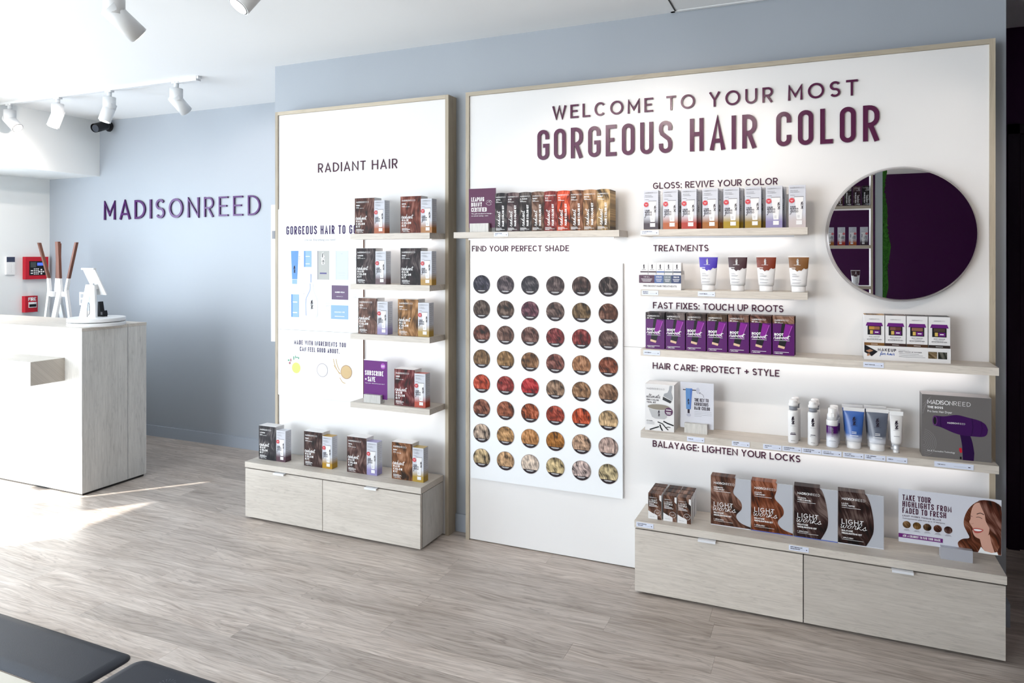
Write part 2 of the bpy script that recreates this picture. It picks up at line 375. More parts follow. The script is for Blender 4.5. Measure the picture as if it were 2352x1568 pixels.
SCR = dict(
 a=(.52,[[(0,.06),(.16,.3),(.36,.47),(.2,.5),(.07,.25),(.14,.02),(.3,.16),(.38,.46),(.36,.14),(.42,.01),(.52,.12)]]),
 b=(.46,[[(0,.1),(.15,.75),(.19,1.0),(.1,.6),(.09,.08),(.2,.0),(.32,.2),(.24,.42),(.12,.3)],[(.26,.42),(.46,.34)]]),
 d=(.58,[[(0,.06),(.16,.3),(.34,.46),(.2,.5),(.07,.25),(.14,.02),(.3,.16),(.48,1.05),(.38,.16),(.46,.0),(.58,.12)]]),
 e=(.38,[[(0,.1),(.2,.22),(.26,.42),(.14,.48),(.06,.22),(.14,.0),(.38,.14)]]),
 f=(.40,[[(0,.1),(.2,.6),(.34,1.0),(.22,.9),(.1,-.3),(.04,-.45),(.14,-.1),(.4,.15)],[(.02,.45),(.34,.5)]]),
 g=(.50,[[(0,.06),(.16,.3),(.36,.47),(.2,.5),(.07,.25),(.14,.02),(.32,.2),(.36,.46),(.26,-.3),(.08,-.5),(.02,-.35),(.5,.12)]]),
 h=(.54,[[(0,.1),(.16,.8),(.2,1.0),(.1,.5),(.06,.0),(.16,.36),(.3,.46),(.34,.1),(.42,.0),(.54,.12)]]),
 i=(.30,[[(0,.06),(.13,.46),(.1,.1),(.18,.0),(.3,.12)],[(.2,.66),(.22,.70)]]),
 k=(.52,[[(0,.1),(.16,.8),(.2,1.02),(.1,.5),(.05,.0),(.14,.26),(.34,.48),(.16,.28),(.38,.0),(.52,.12)]]),
 l=(.32,[[(0,.1),(.17,.75),(.19,1.02),(.1,.6),(.1,.1),(.18,.0),(.32,.12)]]),
 m=(.76,[[(0,.1),(.1,.48),(.06,.0),(.16,.38),(.28,.46),(.28,.0),(.4,.38),(.52,.46),(.54,.1),(.62,.0),(.76,.12)]]),
 n=(.52,[[(0,.1),(.1,.48),(.06,.0),(.16,.38),(.3,.46),(.31,.1),(.4,.0),(.52,.12)]]),
 o=(.46,[[(.0,.1),(.08,.35),(.22,.5),(.06,.25),(.16,.0),(.34,.22),(.24,.5),(.3,.4),(.46,.42)]]),
 r=(.46,[[(0,.06),(.12,.45),(.16,.58),(.2,.46),(.33,.46),(.28,.1),(.34,.0),(.46,.12)]]),
 s=(.42,[[(0,.06),(.2,.5),(.23,.34),(.3,.1),(.16,-.02),(.06,.06),(.2,.0),(.42,.14)]]),
 t=(.34,[[(0,.1),(.18,.95),(.1,.2),(.18,.0),(.34,.14)],[(-.1,.62),(.42,.74)]]),
 u=(.52,[[(0,.1),(.08,.47),(.1,.08),(.2,.02),(.32,.47),(.34,.08),(.42,.0),(.52,.12)]]),
 w=(.66,[[(0,.42),(.08,.48),(.08,.08),(.18,.0),(.3,.42),(.3,.08),(.42,.0),(.54,.3),(.52,.5),(.66,.42)]]))
def spline(P, n=3):
    if len(P) < 3: return P
    out = []
    for i in range(len(P)-1):
        p0 = P[max(i-1, 0)]; p1 = P[i]; p2 = P[i+1]; p3 = P[min(i+2, len(P)-1)]
        for k in range(n):
            t = k/n
            out.append(tuple(.5*((2*p1[j])+(-p0[j]+p2[j])*t+(2*p0[j]-5*p1[j]+4*p2[j]-p3[j])*t*t+(-p0[j]+3*p1[j]-3*p2[j]+p3[j])*t**3) for j in (0, 1)))
    return out+[P[-1]]
def script(mb, s, x, z, H, y, width=None, t=.06, m=0, slant=.28, vert=False, n=3):
    tot = sum(SCR[c][0] if c in SCR else .3 for c in s); k = (width/tot/H) if width else 1.0; cx = 0
    for c in s:
        if c in SCR:
            for P in SCR[c][1]:
                Q = [(x+(cx+p[0]+slant*p[1]*.6)*k*H, z+p[1]*H) for p in spline(P, n)]
                if vert: Q = [(x-(q[1]-z), z+(q[0]-x)) for q in Q]
                mb.ribbon(Q, t*H, y, False, 0, m)
            cx += SCR[c][0]
        else: cx += .3
def monogram(mb, x, z, H, y, m=0, t=.06, cy=None):
    """the little scribbled two-letter mark of the packs, one letter over the other"""
    A = [(-.3,.5),(-.2,.75),(-.12,.95),(-.1,.7),(-.12,.55),(.0,.8),(.1,1.0),(.1,.72),(.12,.58),(.28,.7)]
    B = [(.22,.66),(.0,.52),(-.25,.36),(-.05,.30),(.18,.42),(.22,.3),(.0,.24),(-.2,.1),(-.2,.0),(-.05,-.02),(.1,.15),(.05,.3),(.0,.1),(.15,.0),(.3,.1)]
    for P in (A, B):
        mb.ribbon([(x+p[0]*H*.55, z+p[1]*H) for p in spline(P, 3)], t*H, y, False, 0, m)
_FC = {}
def face_text(mb, s, x, z, size, y, m=0, width=None, align='l'):
    """lower-case lines in the built-in typeface"""
    if s not in _FC:
        cu = bpy.data.curves.new('t', 'FONT'); cu.body = s; cu.size = 1.0; cu.resolution_u = 2
        ob = bpy.data.objects.new('t', cu); COL.objects.link(ob)
        me = bpy.data.meshes.new_from_object(ob.evaluated_get(bpy.context.evaluated_depsgraph_get()))
        _FC[s] = ([tuple(v.co) for v in me.vertices], [tuple(p.vertices) for p in me.polygons])
        bpy.data.objects.remove(ob); bpy.data.curves.remove(cu); bpy.data.meshes.remove(me)
    V, F = _FC[s]
    if not V: return
    w = max(v[0] for v in V); k = (width/w/size) if width else 1.0
    ox = 0 if align == 'l' else -w*size*k/2
    mb.add([(x+ox+v[0]*size*k, y, z+v[1]*size) for v in V], F, m)
def brandmark(mb, x, z, H, width, y, m=0, style='wide', t1=.15, t2=.08, q=2):
    """two-weight wordmark: first word bold, second word thin"""
    w1 = width*.60
    text(mb, 'MADISON', x, z, H, y, style, t1, w1, m=m, q=q); text(mb, 'REED', x+w1+H*.12, z, H, y, style, t2, width-w1-H*.12, m=m, q=q)

# ------------------------------------------------------------------ named materials
M_wall = mat('grey_paint', (0.345, 0.375, 0.415), 0.42)
M_wall2 = mat('pale_grey_paint', (0.80, 0.82, 0.82), 0.5)
M_ceil = mat('ceiling_white', (0.82, 0.83, 0.84), 0.6)
M_base = mat('baseboard_grey', (0.36, 0.40, 0.46), 0.4)
M_purp = mat('aubergine_paint', (0.034, 0.0035, 0.036), 0.5, spec=.15)
M_purp2 = mat('aubergine_door', (0.012, 0.002, 0.013), 0.4, spec=.2)
M_panel = mat('white_gloss_board', (0.76, 0.745, 0.735), 0.30)
M_board = mat('satin_white_board', (0.80, 0.82, 0.84), 0.35)
M_lam = wood('pale_oak_laminate_level', (0.70, 0.645, 0.575), (0.45, 0.40, 0.35), 'X', 0.42, 0.55, 2.2, 0.05)
M_lamz = wood('pale_oak_laminate_upright', (0.74, 0.72, 0.68), (0.44, 0.43, 0.41), 'Z', 0.42, 0.60, 2.2, 0.04)
M_edge = wood('oak_edge', (0.50, 0.43, 0.33), (0.36, 0.30, 0.22), 'Z', 0.5, 0.6)
M_edgex = wood('oak_edge_level', (0.52, 0.46, 0.36), (0.38, 0.32, 0.24), 'X', 0.5, 0.6)
M_plank = wood('grey_oak_plank', (0.70, 0.62, 0.56), (0.33, 0.265, 0.22), 'X', 0.34, 0.95, 1.4, 0.13, 0.9)
M_gapdark = mat('shadow_gap', (0.03, 0.028, 0.025), 0.8)
M_alu = mat('brushed_aluminium', (0.68, 0.69, 0.72), 0.38, 0.35)
M_white = mat('white_plastic', (0.80, 0.80, 0.80), 0.4)
M_fix = mat('white_lamp_housing', (0.72, 0.73, 0.74), 0.4)
M_black = mat('black_plastic', (0.012, 0.012, 0.015), 0.35, spec=.2)
M_mat = mat('charcoal_rubber', (0.022, 0.024, 0.033), 0.5, spec=.3, bump=0.25, bscale=500)
M_letter = mat('plum_gloss_letter', (0.078, 0.009, 0.045), 0.24, spec=.32)
M_letter2 = mat('plum_vinyl_letter', (0.050, 0.006, 0.027), 0.45, spec=0.25)
M_logo = mat('violet_mirror_letter', (0.060, 0.006, 0.095), 0.2, 0.1, spec=.35)
M_led = mat('led_strip', (1, 1, 1), emit=(1.0, 0.95, 0.93), estr=5.0)
M_lens = mat('lamp_lens', (1, 1, 1), emit=(1.0, 0.97, 0.92), estr=6.0)
M_ink = mat('ink_dark', (0.03, 0.02, 0.035), 0.5, spec=.2)
M_inkp = mat('ink_plum', (0.10, 0.012, 0.10), 0.5)
M_inkg = mat('ink_grey', (0.22, 0.22, 0.24), 0.5)
M_inkw = mat('ink_white', (0.85, 0.85, 0.85), 0.45)
M_carton = mat('white_carton', (0.70, 0.69, 0.69), 0.4)
M_card = mat('pale_card', (0.60, 0.61, 0.67), 0.4)
M_red = mat('red_sticker', (0.50, 0.010, 0.025), 0.45, spec=.3)
M_tag = mat('price_tag_paper', (0.66, 0.70, 0.82), 0.4)
M_pur = mat('violet_card', (0.12, 0.012, 0.16), 0.4, spec=0.25)
M_purplum = mat('plum_card', (0.085, 0.012, 0.055), 0.4, spec=0.25)
M_blue = mat('sky_blue_print', (0.12, 0.27, 0.56), 0.5, spec=.2)
M_blue2 = mat('pale_blue_print', (0.22, 0.38, 0.62), 0.5)
M_hair = hair('hair_print', 1.0, 0.010, 34.0)
M_hairs = hair('hair_print_swatch', 1.9, 0.010, 24.0, 0.25, 0.06, 2.1, 0.95)
M_hairl = hair('hair_print_long', 0.85, 0.012, 20.0, 0.45, 0.10, 2.3, 0.60)
def obj_color_mat(name, rough=0.4):
    t = NT(name); t.l(t.mix(1.0, t.n('ObjectInfo').outputs['Color'], (.65, .65, .65, 1), 'MULTIPLY'), t.b.inputs['Base Color']); t.b.inputs['Roughness'].default_value = rough; return t.m
M_oc = obj_color_mat('tinted_part')

# ------------------------------------------------------------------ the room
H = 2.667
def sbox(name, dims, m, kids=None):
    x0, x1, y0, y1, z0, z1 = dims
    c = ((x0+x1)/2, (y0+y1)/2, z0)
    return struct(origin(MB().box(*dims), c).obj(name, m, None, c))
floor = sbox('floor', (-6.6, 3.4, -5.1, 4.5, -0.06, -0.0022), mat('subfloor', (.20, .165, .14), .7))
FL = (floor.location.x, floor.location.y, floor.location.z)
PW = 0.125
def plank_row(y0, x_from, x_to, k):
    x = x_from-random.random()*1.1; step = 1.22
    while x < x_to:
        a = max(x, x_from)+0.0003; b = min(x+step, x_to)-0.0003
        if b-a > 0.02:
            w = MB().box(-(b-a)/2, (b-a)/2, -PW/2+0.0003, PW/2-0.0003, -0.002, 0)
            w.obj('plank', M_plank, floor, ((a+b)/2-FL[0], y0+PW/2-FL[1], 0-FL[2]))
        x += step
y = 1.615; i = 0
while y < 4.36:
    if y < 3.40: plank_row(y, -6.42, 3.2, i)
    else: plank_row(y, -6.42, -3.10, i); plank_row(y, 0.70, 3.2, i)
    y += PW; i += 1
M_tile = mat('cream_floor_tile', (0.62, 0.58, 0.50), 0.35)
rest = MB()
for ix in range(16):
    for iy in range(11):
        x0 = -6.42+ix*0.6; y1 = 1.612-iy*0.6
        if ix >= 15 or y1 < -4.7: continue
        if x0 < -1.8 and iy < 2:
            MB().box(-.2985, .2985, -.2985, .2985, -.002, 0).obj('floor_tile', M_tile, floor, (x0+.3-FL[0], y1-.3-FL[1], -FL[2]))
        else: rest.box(x0+.0015, x0+.5985, y1-.5985, y1-.0015, -.002, 0)
r_ = origin(rest, FL).obj('floor_tile_field', M_tile, floor); r_['kind'] = 'stuff'

def wallmesh(name, boxes, m):
    b = MB()
    for d in boxes: b.box(*d)
    return struct(b.obj(name, m))
wallmesh('wall_back', [(-6.52, -3.088, 4.23, 4.35, 0, H)], M_wall)
wallmesh('wall_center', [(-3.088, 0.690, 3.432, 4.35, 0, H)], M_wall)
# side wall with the shop window (outside the frame, the day comes in through it)
WY0, WY1, WZ1 = -0.62, 1.50, 2.12
wallmesh('wall_left', [(-6.52, -6.419, WY1, 1.72, 0, H), (-6.52, -6.419, 1.72, 3.18, 2.15, H), (-6.52, -6.419, -4.9, WY0, 0, H), (-6.52, -6.419, WY0, WY1, WZ1, H), (-6.52, -6.419, WY0, WY1, 0, 0.05), (-6.52, -6.47, 1.72, 3.18, 0.05, 2.15), (-6.52, -6.419, 3.18, 4.23, 0, H)], M_wall2)
wallmesh('wall_rear', [(-2.5, 3.2, -5.0, -4.9, 0, H), (-6.52, -6.35, -5.0, -4.9, 0, H), (-6.35, -2.5, -5.0, -4.9, 2.55, H), (-6.35, -2.5, -5.0, -4.9, 0, 0.25)], M_purp)
wallmesh('wall_right', [(3.2, 3.3, -5.0, 4.45, 0, H)], M_purp)
wallmesh('wall_corridor', [(0.690, 3.2, 4.354, 4.45, 0, H)], M_purp)
fr = MB()
for ya, yb in ((WY0, WY0+.03), (.08, .42), (.88, .97), (WY1-.03, WY1)): fr.box(-6.50, -6.44, ya, yb, .05, WZ1)
fr.box(-6.5, -6.44, WY0, WY1, .05, .12); fr.box(-6.5, -6.44, WY0, WY1, WZ1-.07, WZ1)
w1 = struct(fr.obj('window_1', M_alu))
struct(MB().box(-6.469, -6.462, 1.72, 3.18, .05, 2.15).obj('added_glow_pane', mat('added_glow_film', (.8, .86, .9), .6, emit=(.8, .9, 1.0), estr=1.6)))  # unseen glowing sheet on solid wall, added to go with the fill lamp
fr = MB()
for k in range(5):
    xx = -6.33+3.81*k/4; fr.box(xx-.035, xx+.035, -4.98, -4.92, .25, 2.55)
struct(fr.obj('window_2', M_alu))
sbox('ceiling', (-6.6, 3.4, -5.1, 4.5, H, H+.1), M_ceil)
wallmesh('ceiling_soffit', [(-6.419, -5.755, -4.9, 4.23, 2.189, H)], M_wall2)
# ceiling access hatch
th = struct(MB().box(-.02, .66, -.02, .0, -.004, .0).box(-.02, 0, -.66, 0, -.004, 0).box(.64, .66, -.66, 0, -.004, 0).obj('trim_1', M_ceil, None, (-0.6365, 3.425, H)))
MB().box(0.006, .634, -.64, -.026, -.002, .0).obj('hatch_lid', M_ceil, th)
MB().box(0.0, .006, -.64, -.02, -.0045, .0).obj('hatch_joint', M_gapdark, th)
# baseboards
struct(MB().box(-6.41, -3.088, 4.216, 4.23, 0, .087).obj('baseboard_back', M_base))
struct(MB().box(-3.10, -3.088, 3.42, 4.216, 0, .087).box(-1.95, -1.68, 3.420, 3.432, 0, .095).box(.62, .702, 3.420, 3.432, 0, .095).box(.690, .702, 3.432, 4.354, 0, .095).obj('baseboard_center', M_base))
struct(MB().box(-6.419, -6.407, 3.3, 4.216, 0, .087).obj('baseboard_left', M_base))
# corridor door
d = struct(MB().box(-.05, .0, -.02, 0, 0, 2.17).box(.85, .90, -.02, 0, 0, 2.17).box(-.05, .90, -.02, 0, 2.12, 2.17).obj('door_1', M_purp2, None, (.93, 4.354, 0)))
MB().box(.006, .844, -.008, 0, .008, 2.114).box(.12, .73, -.016, -.008, .3, .95).box(.12, .73, -.016, -.008, 1.15, 1.95).obj('door_leaf', M_purp2, d)
MB().cyl((.78, -.008, 1.0), (.78, -.06, 1.0), .012).cyl((.78, -.055, 1.0), (.68, -.055, 1.0), .009).obj('door_handle', M_alu, d)

# ------------------------------------------------------------------ ceiling tracks and lamps
def track(name, label, x0, x1, y):
    t = thing(name, label, 'lighting track', (x0, y, H))
    MB().box(0, x1-x0, -.017, .017, -.018, -.0005).obj('rail', M_fix, t)
    MB().box(x1-x0-.17, x1-x0-.015, -.020, .020, -.030, -.0005).obj('end_feed', M_fix, t)
    MB().box(x1-x0-.015, x1-x0-.012, -.012, .012, -.026, -.006).obj('end_cap', M_alu, t)
track('ceiling_track', 'white ceiling track ending above the grey logo wall', -6.3, -3.70, 3.42)
track('ceiling_track', 'white ceiling track carrying the lamps that face the tall white panels', -2.95, 2.6, 2.0)
def lamp_head(label, x, y, d, seen=True, power=0, spot=55, grp='white cylinder track spotlights', aimp=None, warm=(1, .885, .785), bl=.127, hl=.150):
    """two-part white cylinder: upright body, tilted head with lens, direction d"""
    import mathutils
    t = thing('track_spotlight', label, 'spotlight', (x, y, H-.018), grp)
    MB().cyl((0, 0, 0), (0, 0, -.045), .016, n=14).box(-.03, .03, -.014, .014, -.010, 0).obj('adaptor', M_fix, t)
    MB().cyl((0, 0, -.045), (0, 0, -.045-bl), .041, n=28).obj('body', M_fix, t)
    dv = mathutils.Vector(d).normalized(); p0 = mathutils.Vector((0, 0, -.033-bl))-dv*.030; p1 = p0+dv*hl
    MB().cyl(tuple(p0), tuple(p1), .0405, n=28).obj('head', M_fix, t)
    e = tuple(p1+dv*.0006); e2 = tuple(p1+dv*.0012); e3 = tuple(p1+dv*.0022)
    MB().cyl(tuple(p1-dv*.001), e2, .037, n=28).obj('bezel', M_black, t)
    MB().cyl(e2, e3, .033, n=28).obj('lens', M_lens, t)
    if power:
        import mathutils as mu
        w = mu.Vector((x, y, H-.018))+p1+dv*.006
        lamp('spot_beam', 'SPOT', tuple(w), power, warm, aimp or tuple(w+dv), spot_size=R(spot), spot_blend=.65, shadow_soft_size=.020)
for x, y, d, lab in [(-5.65, 3.42, (.62, .1, -.55), 'white cylinder spotlight on the short track, tilted toward the frame away from the window wall'),
                     (-5.10, 3.42, (-.16, -.28, -1.0), 'white cylinder spotlight hanging straight in front of the pale soffit'),
                     (-4.555, 3.42, (-.16, -.28, -1.0), 'white cylinder spotlight just above the black security camera'),
                     (-3.912, 3.42, (.05, .75, -.62), 'white cylinder spotlight nearest the end feed of the short track')]:
    lamp_head(lab, x, y, d, power=(9 if d[1] > .5 else (5 if d[0] > .5 else 34)), spot=110, aimp=((-6.4, 3.0, 1.5) if d[1] < -.2 else None), bl=.085, hl=.130)
wallspots = [(-2.635, (.30, 1.0, -.78), 'large white cylinder spotlight with its head tilted away, above the entrance floor', 4, (-2.45, 3.34, 1.35)),
    (-1.875, (-.30, -.50, -.78), 'white cylinder spotlight with a glowing round lens at the top edge', 5, (-2.2, 3.34, 1.2)),
    (-1.30, (-.1, 1.34, -.95), 'third white cylinder spotlight of the long track, out of frame', 34, (-1.0, 3.34, 1.45)),
    (-0.90, (.3, 1.34, -.95), 'fourth white cylinder spotlight of the long track, out of frame', 52, (-.7, 3.34, 1.7)),
    (-0.30, (-.1, 1.34, -.95), 'fifth white cylinder spotlight of the long track, out of frame', 50, (-.45, 3.34, 1.35)),
    (0.85, (-.6, 1.34, -.95), 'sixth white cylinder spotlight of the long track, out of frame', 42, (-.1, 3.34, 1.4)),
    (1.15, (-.4, 1.34, -.95), 'seventh white cylinder spotlight of the long track, out of frame', 26, (.35, 3.34, .8))]
for x, d, lab, pw, aim in wallspots:
    lamp_head(lab, x, 2.0, d, power=pw*.36, spot=72, aimp=aim)

# ------------------------------------------------------------------ tall white panels
PY = 3.342; WYc = 3.432; FS = 0.020; IN = 0.008
def panel_unit(name, label, x0, x1, z1, joints):
    t = thing(name, label, 'wall panel', (x0, WYc, 0))
    w = x1-x0; d = WYc-PY
    MB().box(0, FS, -d, -.001, 0, z1).obj('frame_upright', M_edge, t)
    MB().box(w-FS, w, -d, -.001, 0, z1).obj('frame_upright', M_edge, t)
    MB().box(FS, w-FS, -d, -.001, z1-FS, z1).obj('frame_header', M_edgex, t)
    zs = [0.004]+joints+[z1-FS]
    for a, b in zip(zs, zs[1:]):
        MB().box(FS, w-FS, -d+IN, -.002, a+.0006, b-.0006).obj('face_board', M_panel, t)
    return t
panel_unit('display_wall', 'narrow tall white wall panel edged in oak with the four short shelves', -3.0068, -1.8243, 2.361, [1.060])
panel_unit('display_wall', 'wide tall white wall panel edged in oak with the big plum headline', -1.7211, 0.6369, 2.362, [1.062])
FY = PY+IN   # face of the white boards

# ------------------------------------------------------------------ shelves with their light strips and price tags
def tagmesh(w, h, lines):
    b = MB().box(0, w, -.0012, 0, 0, h)
    n = len(lines)
    for i, (s, ww) in enumerate(lines):
        text(b, s, w*.08, h*(.62 if n == 2 else .42)-i*h*.33, h*.20, -.0016, 'wide', .2, ww*w*.8, m=1, q=1)
    b.rect(w*.50, w*.82, h*.38, h*.38+h*.03, -.0016, 2)
    b.rect(w*.86, w*.92, h*.36, h*.50, -.0016, 1)
    return b.mesh('price_tag', [M_tag, M_ink, M_inkg])
SH = {}
def shelf(key, label, x0, x1, ztop, tags=(), yf=3.185, th=.030, led=True, grp='pale oak shelves on the white panels'):
    t = thing('wall_shelf', label, 'shelf', (x0, FY, ztop), grp)
    d = FY-yf
    MB().box(0, x1-x0, -d, -.0005, -th, 0).obj('shelf_board', M_lam, t)
    if led:
        MB().box(.04, x1-x0-.06, -.062, -.040, -th-.006, -th-.0002).obj('light_strip', M_led, t)
        MB().box(.035, x1-x0-.055, -.066, -.062, -th-.008, -th-.0002).obj('light_channel', M_alu, t)
    for tx, tw, lines in tags:
        put('price_tag', tagmesh(tw, .0205, lines), t, (tx-x0, -d-.0003, -.0245))
    SH[key] = ztop
    return t
Z1, Z2, Z3, Z4, ZC = 1.618, 1.346, 1.076, .705, .323
for k, z, nm in (('a1', Z1, 'topmost'), ('a2', Z2, 'second'), ('a3', Z3, 'third'), ('a4', Z4, 'lowest')):
    shelf(k, f'{nm} of the four short oak shelves on the narrow panel', -2.3461, -1.8505, z, yf=3.1878)
shelf('f1', 'oak shelf over the round shade swatches, holding nine narrow boxes', -1.7099, -.8492, Z1, [(-1.4833, .076, [('RADIANT COLOR', .6), ('KIT', .2)])], yf=3.1878)
shelf('g1', 'oak shelf holding the row of gloss boxes', -.7483, -.0485, Z1, [(-.748, .082, [('COLOR REVIVING', .7), ('GLOSS', .3)])])
shelf('g2', 'oak shelf holding the four squeeze tubes', -.7483, -.0485, Z2, [(-.7433, .075, [('PRO BOOST', .4), ('TREATMENT', .4)]), (-.4938, .073, [('COLOR THERAPY', .6)])])
shelf('g3', 'long oak shelf under the purple root boxes', -.7483, .618, Z3, [(-.7353, .075, [('ROOT REBOOT', .5)]), (.1588, .073, [('ROOT TOUCH UP', .6)])])
shelf('g4', 'long oak shelf with the row of price tags, holding bottles and the dryer box', -.7483, .618, Z4,
      [(-.541, .075, [('TOOL KIT', .35)]), (-.3503, .073, [('MICROFIBER', .4), ('TOWEL', .3)]), (-.2225, .073, [('SILK PILLOW', .5), ('CASE', .2)]),
       (-.1467, .074, [('COLOR PROTECTING', .7), ('SHAMPOO', .4)]), (-.0707, .074, [('COLOR PROTECTING', .7), ('CONDITIONER', .5)]),
       (.005, .074, [('LEAVE IN', .5), ('VOLUMIZING FOAM', .65)]), (.0848, .075, [('BLOW DRY', .4), ('STYLING CREAM', .6)]),
       (.1628, .075, [('CURL DEFINING', .6), ('CREAM', .3)]), (.2414, .073, [('SERUM', .3)]), (.4065, .130, [('THE BOSS', .25)])])

# ------------------------------------------------------------------ drawer cabinets
def cabinet(label, x0, x1, xd, tags=()):
    y0, y1 = 3.108, PY-.0005; zt, zs, zb = ZC, .292, .012
    t = thing('drawer_cabinet', label, 'cabinet', (x0, y1, 0)); w = x1-x0; d = y1-y0; xm = xd-x0
    MB().box(0, w, -d, -.0005, zs, zt).obj('top_board', M_lam, t)
    MB().box(.012, w-.002, -d+.022, -.001, zb, zs-.004).obj('carcass', M_lamz, t)
    MB().box(.012, w-.004, -d+.020, -d+.0215, zb+.002, zs-.001).obj('shadow_gap', M_gapdark, t)
    MB().box(.03, w-.03, -d+.03, -.01, 0, zb).obj('plinth', M_gapdark, t)
    for a, b, hx in ((.002, xm-.0018, .40), (xm+.0018, w-.004, .46)):
        dr = MB().box(0, b-a, 0, .0185, 0, zs-.006-zb).obj('drawer', M_lam, t, (a, -d+.001, zb))
        L = .073; hx0 = (b-a)*hx
        MB().box(hx0, hx0+L, -.016, .012, zs-.0055-zb, zs-.003-zb).box(hx0, hx0+L, -.018, -.016, zs-.0125-zb, zs-.003-zb).obj('handle', mat('pale_handle', (.72, .73, .76), .4), dr)
    for tx, tw, lines in tags: put('price_tag', tagmesh(tw, .0205, lines), t, (tx-x0, -d-.0003, zt-.0245))
    return t
cabinet('low pale oak cabinet with two drawers under the narrow panel', -3.0164, -1.8550, -2.470)
cabinet('low pale oak cabinet with two drawers under the wide panel', -.7583, .6277, -.0636, [(-.7492, .076, [('BOND BUILDING', .65), ('TREATMENT', .4)]), (-.118, .075, [('LIGHT WORKS BALAYAGE', .75), ('HIGHLIGHTING KIT', .6)])])

# ------------------------------------------------------------------ raised headings
yl = FY-.0005
wall_text('wall_lettering', 'plum raised line reading WELCOME TO YOUR MOST', 'WELCOME TO YOUR MOST', -1.2344, yl, 2.1808, .0670, 'wide', .135, 1.3795, M_letter)
wall_text('wall_lettering', 'big bold plum raised line reading GORGEOUS HAIR COLOR', 'GORGEOUS HAIR COLOR', -1.3142, yl, 1.982, .1515, 'cond', .125, 1.5415, M_letter)
for s, x, z, w in (('GLOSS: REVIVE YOUR COLOR', -.7279, 1.8150, .5544), ('TREATMENTS', -.7258, 1.520, .2540), ('FAST FIXES: TOUCH UP ROOTS', -.7279, 1.2500, .5778),
                   ('HAIR CARE: PROTECT + STYLE', -.7290, .9640, .5628), ('BALAYAGE: LIGHTEN YOUR LOCKS', -.7290, .5950, .6483), ('FIND YOUR PERFECT SHADE', -1.6863, 1.5215, .5393)):
    wall_text('wall_heading', f'small plum heading reading {s}', s, x, yl, z, .0300, 'wide', .145, w, M_letter2, .0025, 4)
wall_text('wall_heading', 'plum heading reading RADIANT HAIR on the narrow panel', 'RADIANT HAIR', -2.6923, yl, 1.984, .0535, 'wide', .115, .5428, M_letter2, .0030, 5)
# wordmark on the grey wall
wall_text('wall_sign', 'violet shiny wordmark mounted on the grey wall', 'MADISONREED', -5.689, 4.2295, 1.808, .160, 'wide', .115, 1.7466, M_logo, .012, 7, 'wordmark', brk=7)

# ------------------------------------------------------------------ products
def side_lines(b, x, y0, y1, z0, z1, n, m):
    """greyed small print on the right-hand side of a carton"""
    for i in range(n):
        z = z1-(z1-z0)*i/n; q = y0+(y1-y0)*(.15); r = y0+(y1-y0)*(.85 if i % 3 else .6)
        k = len(b.v); b.v += [(x, q, z), (x, r, z), (x, r, z-.0012), (x, q, z-.0012)]; b.f.append([k, k+1, k+2, k+3]); b.m.append(m); b.sm.append(False)

KW, KD, KH = .126, .067, .194
_me = {}
def shared(key, fn):
    if key not in _me: _me[key] = fn()
    return _me[key]
def kit_carton():
    b = MB().boxm(-KW/2, KW/2, 0, KD, 0, KH, [0, 0, 0, 0, 0, 0])
    b.box(-KW/2+.004, KW/2-.004, .006, KD-.006, KH, KH+.0006)
    side_lines(b, KW/2+.0002, 0, KD, .05, .17, 9, 1)
    return b.mesh('carton', [M_carton, M_inkg])
def kit_letters():
    b = MB(); y = -.0012; x = -KW/2+.009
    brandmark(b, x, .167, .0085, .082, y)
    text(b, '1 APPLICATION', x, .006, .0042, y, 'wide', .2, .046, q=1)
    for i, w in enumerate((.034, .048, .050, .040)): b.rect(x, x+w, .0245-i*.0036, .0258-i*.0036, y)
    script(b, 'radiant', x-.004, .0765, .023, y, .070, t=.07)
    for i, s in enumerate(('HAIR', 'COLOR', 'KIT')): text(b, s, x, .0625-i*.0145, .0110, y, 'wide', .23, (.040, .056, .026)[i])
    return b.mesh('lettering', [M_inkw])
def kit(cx, y, z, code, name, col, label, grp='hair colour kit boxes on the narrow panel', rot=None):
    t = thing('hair_colour_kit', label, 'box', (cx, y, z), grp, rot)
    put('carton', shared('kc', kit_carton), t)
    MB().box(-KW/2, KW/2, -.0006, 0, 0, KH-.001).obj('front_artwork', M_hair, t, (0, 0, 0), col)
    put('lettering', shared('kl', kit_letters), t)
    b = MB(); text(b, code, -KW/2+.009, .150, .0075, -.0012, 'wide', .24, .0072*len(code)*.85, q=2)
    b.rect(-KW/2+.009, -KW/2+.027, .1425, .1440, -.0012); text(b, name, -KW/2+.009, .1365, .0038, -.0012, 'wide', .2, .048, q=1)
    b.obj('shade_name', M_inkw, t)
    return t

def fade_mat(name, w=.066, h=.177):
    """white-lilac carton printed with a tint that fades up from the base"""
    t = NT(name); sep = t.n('SeparateXYZ'); t.l(t.tc.outputs['Object'], sep.inputs[0])
    f = t.math('SUBTRACT', 1.0, t.math('DIVIDE', sep.outputs[2], h*.36), clamp=True)
    f = t.math('MULTIPLY', f, 1.7, clamp=True)
    c = t.mix(f, (.52, .53, .58, 1), t.mix(1.0, t.n('ObjectInfo').outputs['Color'], (.62, .60, .60, 1), 'MULTIPLY'))
    t.l(c, t.b.inputs['Base Color']); t.b.inputs['Roughness'].default_value = .35; return t.m
M_fade = fade_mat('fading_tint_carton')
GW, GD, GH = .066, .048, .177
def gloss_carton():
    b = MB().box(-GW/2, GW/2, 0, GD, 0, GH); side_lines(b, GW/2+.0002, 0, GD, .04, .165, 12, 1)
    return b.mesh('carton', [M_fade, M_inkg])
